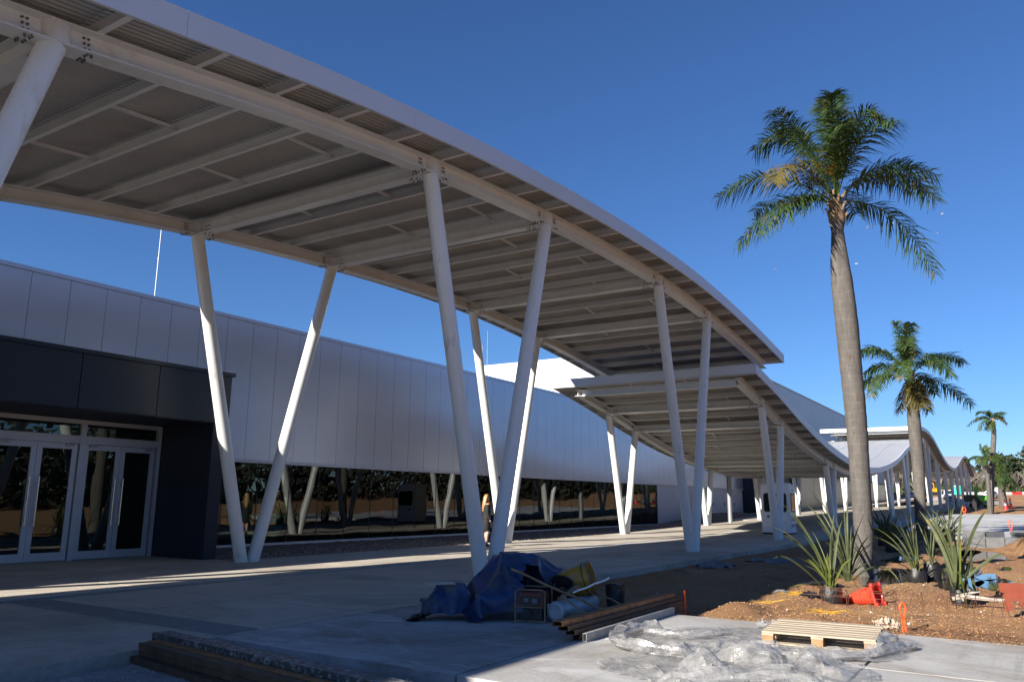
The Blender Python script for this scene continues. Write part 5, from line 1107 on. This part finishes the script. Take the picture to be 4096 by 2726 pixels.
# boom lift
p = W(64.3,112); T = thing('boom_lift', 'green wheeled boom lift parked on shaded soil at the canopy end', 'boom lift', (p.x,p.y,gnd(p.x,p.y)-.13), RZ-.1); T.scale = (.85,.85,.85)
mb = MB(); mb.box(-.5,1.5,-.8,.8,.45,.75); mb.box(-.2,.7,-.5,.5,.75,.95); obj('chassis', mb, M['shaded_green'], T)
for x in (-.3,1.9):
    for y in (-.9,.9): mb = MB(); mb.tube((x,y-.15,.38),(x,y+.15,.38), .38, n=20); obj('wheel', mb, M['black'], T)
mb = MB(); mb.prism([(-1.4,.95),(-1.5,1.15),(-1.45,2.0),(-1.2,2.05),(1.3,2.0),(1.7,1.7),(1.75,1.15),(1.4,.95)], (0,-.9,0), Vector((1,0,0)), Vector((0,0,1)), (0,1.8,0)); obj('turntable', mb, M['shaded_green'], T, smooth=.4)
mb = MB(); mb.prism([(.9,1.2),(1.1,1.95),(1.9,1.75),(1.95,1.3)], (0,-.95,0), Vector((1,0,0)), Vector((0,0,1)), (0,.04,0)); obj('hood', mb, simple('bright_green_paint',(0.10,0.42,0.02),.4), T)
mb = MB(); mb.box(-.1,.25,-.2,.2,2.0,2.9); mb.box(.0,.5,-.12,.12,2.4,2.7); mb.box(-.05,.2,-.15,.15,2.9,3.3); obj('mast', mb, M['shaded_green'], T)
mb = MB(); mb.box(2.0,3.3,-.6,.6,.5,1.1); obj('platform', mb, M['galv'], T)
# site light tower right of the lift
p = W(67.4,114.5); T = thing('light_mast', 'slim mast with floodlight head rising behind the green lift', 'light mast', (p.x,p.y,gnd(p.x,p.y)-.1))
mb = MB(); mb.tube((0,0,0),(0,0,3.9),.10,.07,n=12); obj('pole', mb, M['bucket_black'], T); mb = MB(); mb.rbox((0,0,4.15),.35,.25,.22,RZ); mb.rbox((RT.x*.5,RT.y*.5,4.5),.22,.05,.2,RZ); obj('lamp_head', mb, M['galv'], T); mb = MB(); mb.rbox((FW0.x*-.27,FW0.y*-.27,4.1),.3,.02,.17,RZ); obj('lamp_glass', mb, M['silver'], T)
# barriers, cones, posts
def at_px(X, Y): q = W(X,Y); return q.x, q.y, gnd(q.x,q.y)-.13
for k in range(16):
    X0_, X1_ = 117+k*2.9, 119.8+k*2.9; x, y, z = at_px(X0_, 231); mb = MB(); mb.prism([(-.35,0),(-.30,.25),(-.12,.5),(-.09,1.05),(.09,1.05),(.12,.5),(.3,.25),(.35,0)], (0,0,0), Vector((0,1,0)), Vector((0,0,1)), (2.8,0,0)); o = obj('barrier_block', mb, M['fence'] if k != 9 else M['red']); o.location = (x,y,z); o.rotation_euler = (0,0,RZ)
    tag(o, 'pale barrier block number %s from the left in the far line' % ['one','two','three','four','five','six','seven','eight','nine','ten','eleven','twelve','thirteen','fourteen','fifteen','sixteen'][k] if k != 9 else 'red plastic barrier block in the far line right of the white booth', 'barrier', 'far barrier line')
def small_cone(X, Y, h, mat, label):
    x, y, z = at_px(X,Y); T = thing('traffic_cone', label, 'traffic cone', (x,y,z), group='distant traffic cones'); mb = MB(); mb.lathe([(h*.22,.03),(h*.2,.06),(h*.06,h),(h*.03,h)], n=16); obj('body', mb, mat, T); mb = MB(); mb.box(-h*.25,h*.25,-h*.25,h*.25,0,.03); obj('base', mb, mat, T); mb = MB(); mb.lathe([(h*.155,h*.42),(h*.105,h*.7)], n=16, caps=False); obj('band', mb, M['white'], T)
small_cone(50.6,83.0,1.05,M['red'],'red and white cone right of the slim palm trunk'); small_cone(54.5,88.5,1.1,M['cone'],'orange and white cone just behind the red one')
x, y, z = at_px(61.8,96.5); mb = MB(); mb.tube((0,0,0),(0,0,1.35),.07,.05,n=10); o = obj('marker_post', mb, M['orange']); o.location = (x,y,z); tag(o, 'orange marker post on the bare soil at the right edge', 'post')
x, y, z = at_px(80.5,150); mb = MB(); mb.tube((0,0,0),(0,0,1.3),.12,.08,n=10); o = obj('marker_post', mb, M['orange']); o.location = (x,y,z); tag(o, 'orange marker post seen between far columns below the van', 'post')
mb = MB(); mb.box(-.2,.2,-.2,.2,0,1.0); mb.tube((0,0,1.0),(0,0,1.25),.12,n=10); x, y, z = at_px(48.3,84.5); o = obj('litter_bin', mb, M['suit']); o.location = (x,y,gz(x)); tag(o, 'dark upright bin among the far columns', 'bin')
# distant street lamp
x, y, z = at_px(122,190); mb = MB(); mb.path([(0,0,0),(0,0,9),(RT.x*-.6,RT.y*-.6,9.6),(RT.x*-1.6,RT.y*-1.6,9.8)], .09, n=8); o = obj('street_lamp', mb, M['galv']); o.location = (x,y,z); tag(o, 'tall thin lamp post at the right picture edge before the trees', 'street lamp')
# ---------------------------------------------------------------- trees
def clumps(mb, c, rx, rz, n, sz, rr, hollow=.35):
    for _ in range(n):
        a = rr.uniform(0,2*PI); e = math.asin(rr.uniform(-.75,1)); q = (hollow+(1-hollow)*rr.random())*(1+.25*math.sin(3*a+c[0]))
        p = Vector(c)+Vector((math.cos(a)*math.cos(e)*rx*q, math.sin(a)*math.cos(e)*rx*q, math.sin(e)*rz*q))
        u = Vector((rr.gauss(0,1),rr.gauss(0,1),rr.gauss(0,.6))).normalized(); v = u.orthogonal().normalized(); v = Matrix.Rotation(rr.uniform(0,6),3,u) @ v; s = sz*rr.uniform(.5,1.3)
        w = u.cross(v); mb.add([p-v*s-w*s*.4, p+w*s*.6, p+v*s, p-w*s*.7], [(0,1,2,3)])
def tree(X, Y, h, r, label, mat='tree_dark', seed=0, group='trees beyond the site', n=700, trunk=.25, base=.35):
    p = W(X,Y); rr = random.Random(seed); z = gnd(p.x,p.y)-.3; T = thing('tree', label, 'tree', (p.x,p.y,z), group=group)
    mb = MB(); mb.path([(0,0,0),(rr.uniform(-.3,.3),0,h*.35),(rr.uniform(-.5,.5),0,h*.75)], [trunk,trunk*.8,trunk*.35], n=8)
    cs = []
    for k in range(7):
        a = rr.uniform(0,2*PI); q = rr.uniform(.2,.62)*r; zz = h*rr.uniform(base+.12,.86); cs.append((math.cos(a)*q, math.sin(a)*q, zz)); mb.path([(0,0,h*rr.uniform(.25,.5)),(cs[-1][0]*.6,cs[-1][1]*.6,zz*.85),cs[-1]], [trunk*.5,trunk*.3,.03], n=5)
    obj('trunk', mb, M['twig'], T); mb = MB()
    for c in cs: clumps(mb, c, r*rr.uniform(.35,.6), h*rr.uniform(.09,.17), n//7, max(.28, r*.09), rr)
    obj('crown', mb, M[mat], T, smooth=None)
rt_ = random.Random(42)
def Lb(i, a): return a[i % len(a)]
spots = [(128,268,11,5),(136,272,12,6),(144,268,12.5,5.5),(152,270,11,5),(159,262,12.5,6),(166,270,16,7),(173,262,18,8),(181,268,19,8.5),(188,262,20,8),(196,268,21,9),(177,245,10,5.5),(169,240,8,5),(184,242,9,5),(119,275,9.5,5),(110,280,10,5.5)]
TL = ['low dark tree just right of the canopy end','rounded dark tree between canopy end and slim palm','wide dark tree just left of the short palm','dark tree behind the short palm crown','dark tree touching the slim palm trunk from behind',
 'dark tree just right of the slim palm trunk','tall tree behind the shaggy palm','broad tall tree right of the shaggy palm','tall tree with broken top near the lamp post','tallest dark tree at the right picture edge','dense green bushy tree low right of the shaggy palm',
 'small bushy tree behind the white booth','bushy tree left of the lamp post above the barriers','low tree glimpsed between the last canopy columns','low tree glimpsed behind the excavator between columns']
for i, (X, Y, h, r) in enumerate(spots):
    tree(X, Y, h, r, TL[i], 'tree_dark' if i % 3 else 'tree_mid', seed=i+60, n=1100)
def bare(X, Y, h, r, seed):
    p = W(X,Y); rr = random.Random(seed); mb = MB(); 
    def grow(a, d, l, th, lv):
        b = a+d*l; mb.path([a, a+d*l*.5+Vector((rr.gauss(0,.05),rr.gauss(0,.05),0))*l, b], [th, th*.8, th*.55], n=4, caps=False)
        if lv < 4:
            for _ in range(3 if lv else 5):
                nd = (d+Vector((rr.gauss(0,.42),rr.gauss(0,.42),rr.gauss(.12,.2)))).normalized(); grow(a+d*l*rr.uniform(.45,1), nd, l*rr.uniform(.5,.8), th*.55, lv+1)
    grow(Vector((0,0,0)), Vector((0,0,1)), h*.32, .13, 0)
    return mb
bm_ = [bare(0,0,8,3,s) for s in (1,2,3)]; bme = []
for b in bm_: me = b.mesh('branches', None); me.materials.append(M['twig']); bme.append(me)
for i in range(95):
    X = 82+i*1.3+rt_.uniform(-1.2,1.2); Y = rt_.uniform(246,262)-(X < 118)*8; x, y, z = at_px(X,Y); o = bpy.data.objects.new('bare_tree', bme[i%3]); COL.objects.link(o); s = rt_.uniform(1.25,1.8); o.location = (x,y,z-.3); o.rotation_euler = (0,0,rt_.uniform(0,6)); o.scale = (s*1.15,s*1.15,s)
    tag(o, 'leafless grey tree in the winter wood beyond the barriers', 'tree', 'bare trees beyond the barriers')
mb = MB(); rr = random.Random(9)
for i in range(5200):
    X = rr.uniform(78,215); Y = rr.uniform(238,275); x, y, z = at_px(X,Y); h = abs(rr.gauss(0,1.5)); hp_ = Vector((x,y,z+h)); a = rr.uniform(0,6); s = rr.uniform(.3,.8)
    mb.add([hp_+Vector((math.cos(a)*s,math.sin(a)*s,0)), hp_+Vector((0,0,s)), hp_-Vector((math.cos(a)*s,math.sin(a)*s,0)), hp_-Vector((0,0,s))], [(0,1,2,3)])
tag(obj('undergrowth', mb, M['tree_mid'], smooth=None), kind='stuff')
mb = MB()
for i in range(60000):                                # wood that closes the site, far behind the trees and along the road side
    if i < 12000: X = rr.uniform(60,330); Y = rr.uniform(285,330); q = W(X,Y); x, y = q.x, q.y; h = rr.random()**.8*(8+2*math.sin(X*.17)+(3 if X > 165 else 0)); s = rr.uniform(.6,1.5)
    else: x = rr.uniform(-80,300); y = -62+rr.uniform(-14,10)+8*math.sin(x*.05); h = rr.random()*(10+2.5*math.sin(x*.21)+1.5*math.sin(x*.6)); s = rr.uniform(.2,.75)
    c = Vector((x,y,gnd(x,y)+h)); u = Vector((rr.gauss(0,1),rr.gauss(0,1),rr.gauss(0,.5))).normalized(); v = u.orthogonal().normalized(); w = u.cross(v); mb.add([c-v*s, c+w*s*.7, c+v*s, c-w*s*.7], [(0,1,2,3)])
tag(obj('far_wood', mb, simple('distant_wood', (0.035,0.036,0.022), 0.9, 0, .5, .15, world_=True), smooth=None), kind='stuff')
# ---------------------------------------------------------------- gulls
def gull_mesh():
    mb = MB(); mb.path([(-.25,0,0),(-.1,0,.01),(.1,0,.02),(.22,0,.02)], [.02,.07,.07,.03], n=8)
    for s in (-1,1): mb.add([(.08,s*.05,.02),(-.08,s*.05,.02),(-.10,s*.35,.12),(.03,s*.38,.13),(-.16,s*.75,.05)], [(0,1,2,3),(3,2,4)]); mb.add([(.08,s*.05,.03),(-.08,s*.05,.03),(-.10,s*.35,.13),(.03,s*.38,.14),(-.16,s*.75,.06)], [(3,2,1,0),(4,2,3)])
    me = mb.mesh('gull', .6); me.materials.append(M['bird']); return me
gm = gull_mesh()
for i, (X, Z, lb) in enumerate(((34.4,31.3,'lone gull farthest left in the sky, over the canopy end'),(44.9,32.2,'gull low in the sky just right of the tall palm trunk'),(46.8,37.2,'gull left of centre among those right of the tall palm'),(50.1,37.8,'faint gull by the drooping frond tip'),(56.8,39.2,'uppermost gull of the group at the right'),(55.9,36.5,'gull just below the uppermost one at the right'))):
    o = bpy.data.objects.new('gull', gm); COL.objects.link(o); q = W(X,100); o.location = (q.x,q.y,Z); o.scale = (.7,.7,.7); o.rotation_euler = (.3*math.sin(i),.1,i*1.3); tag(o, lb, 'gull', 'gulls in the sky')
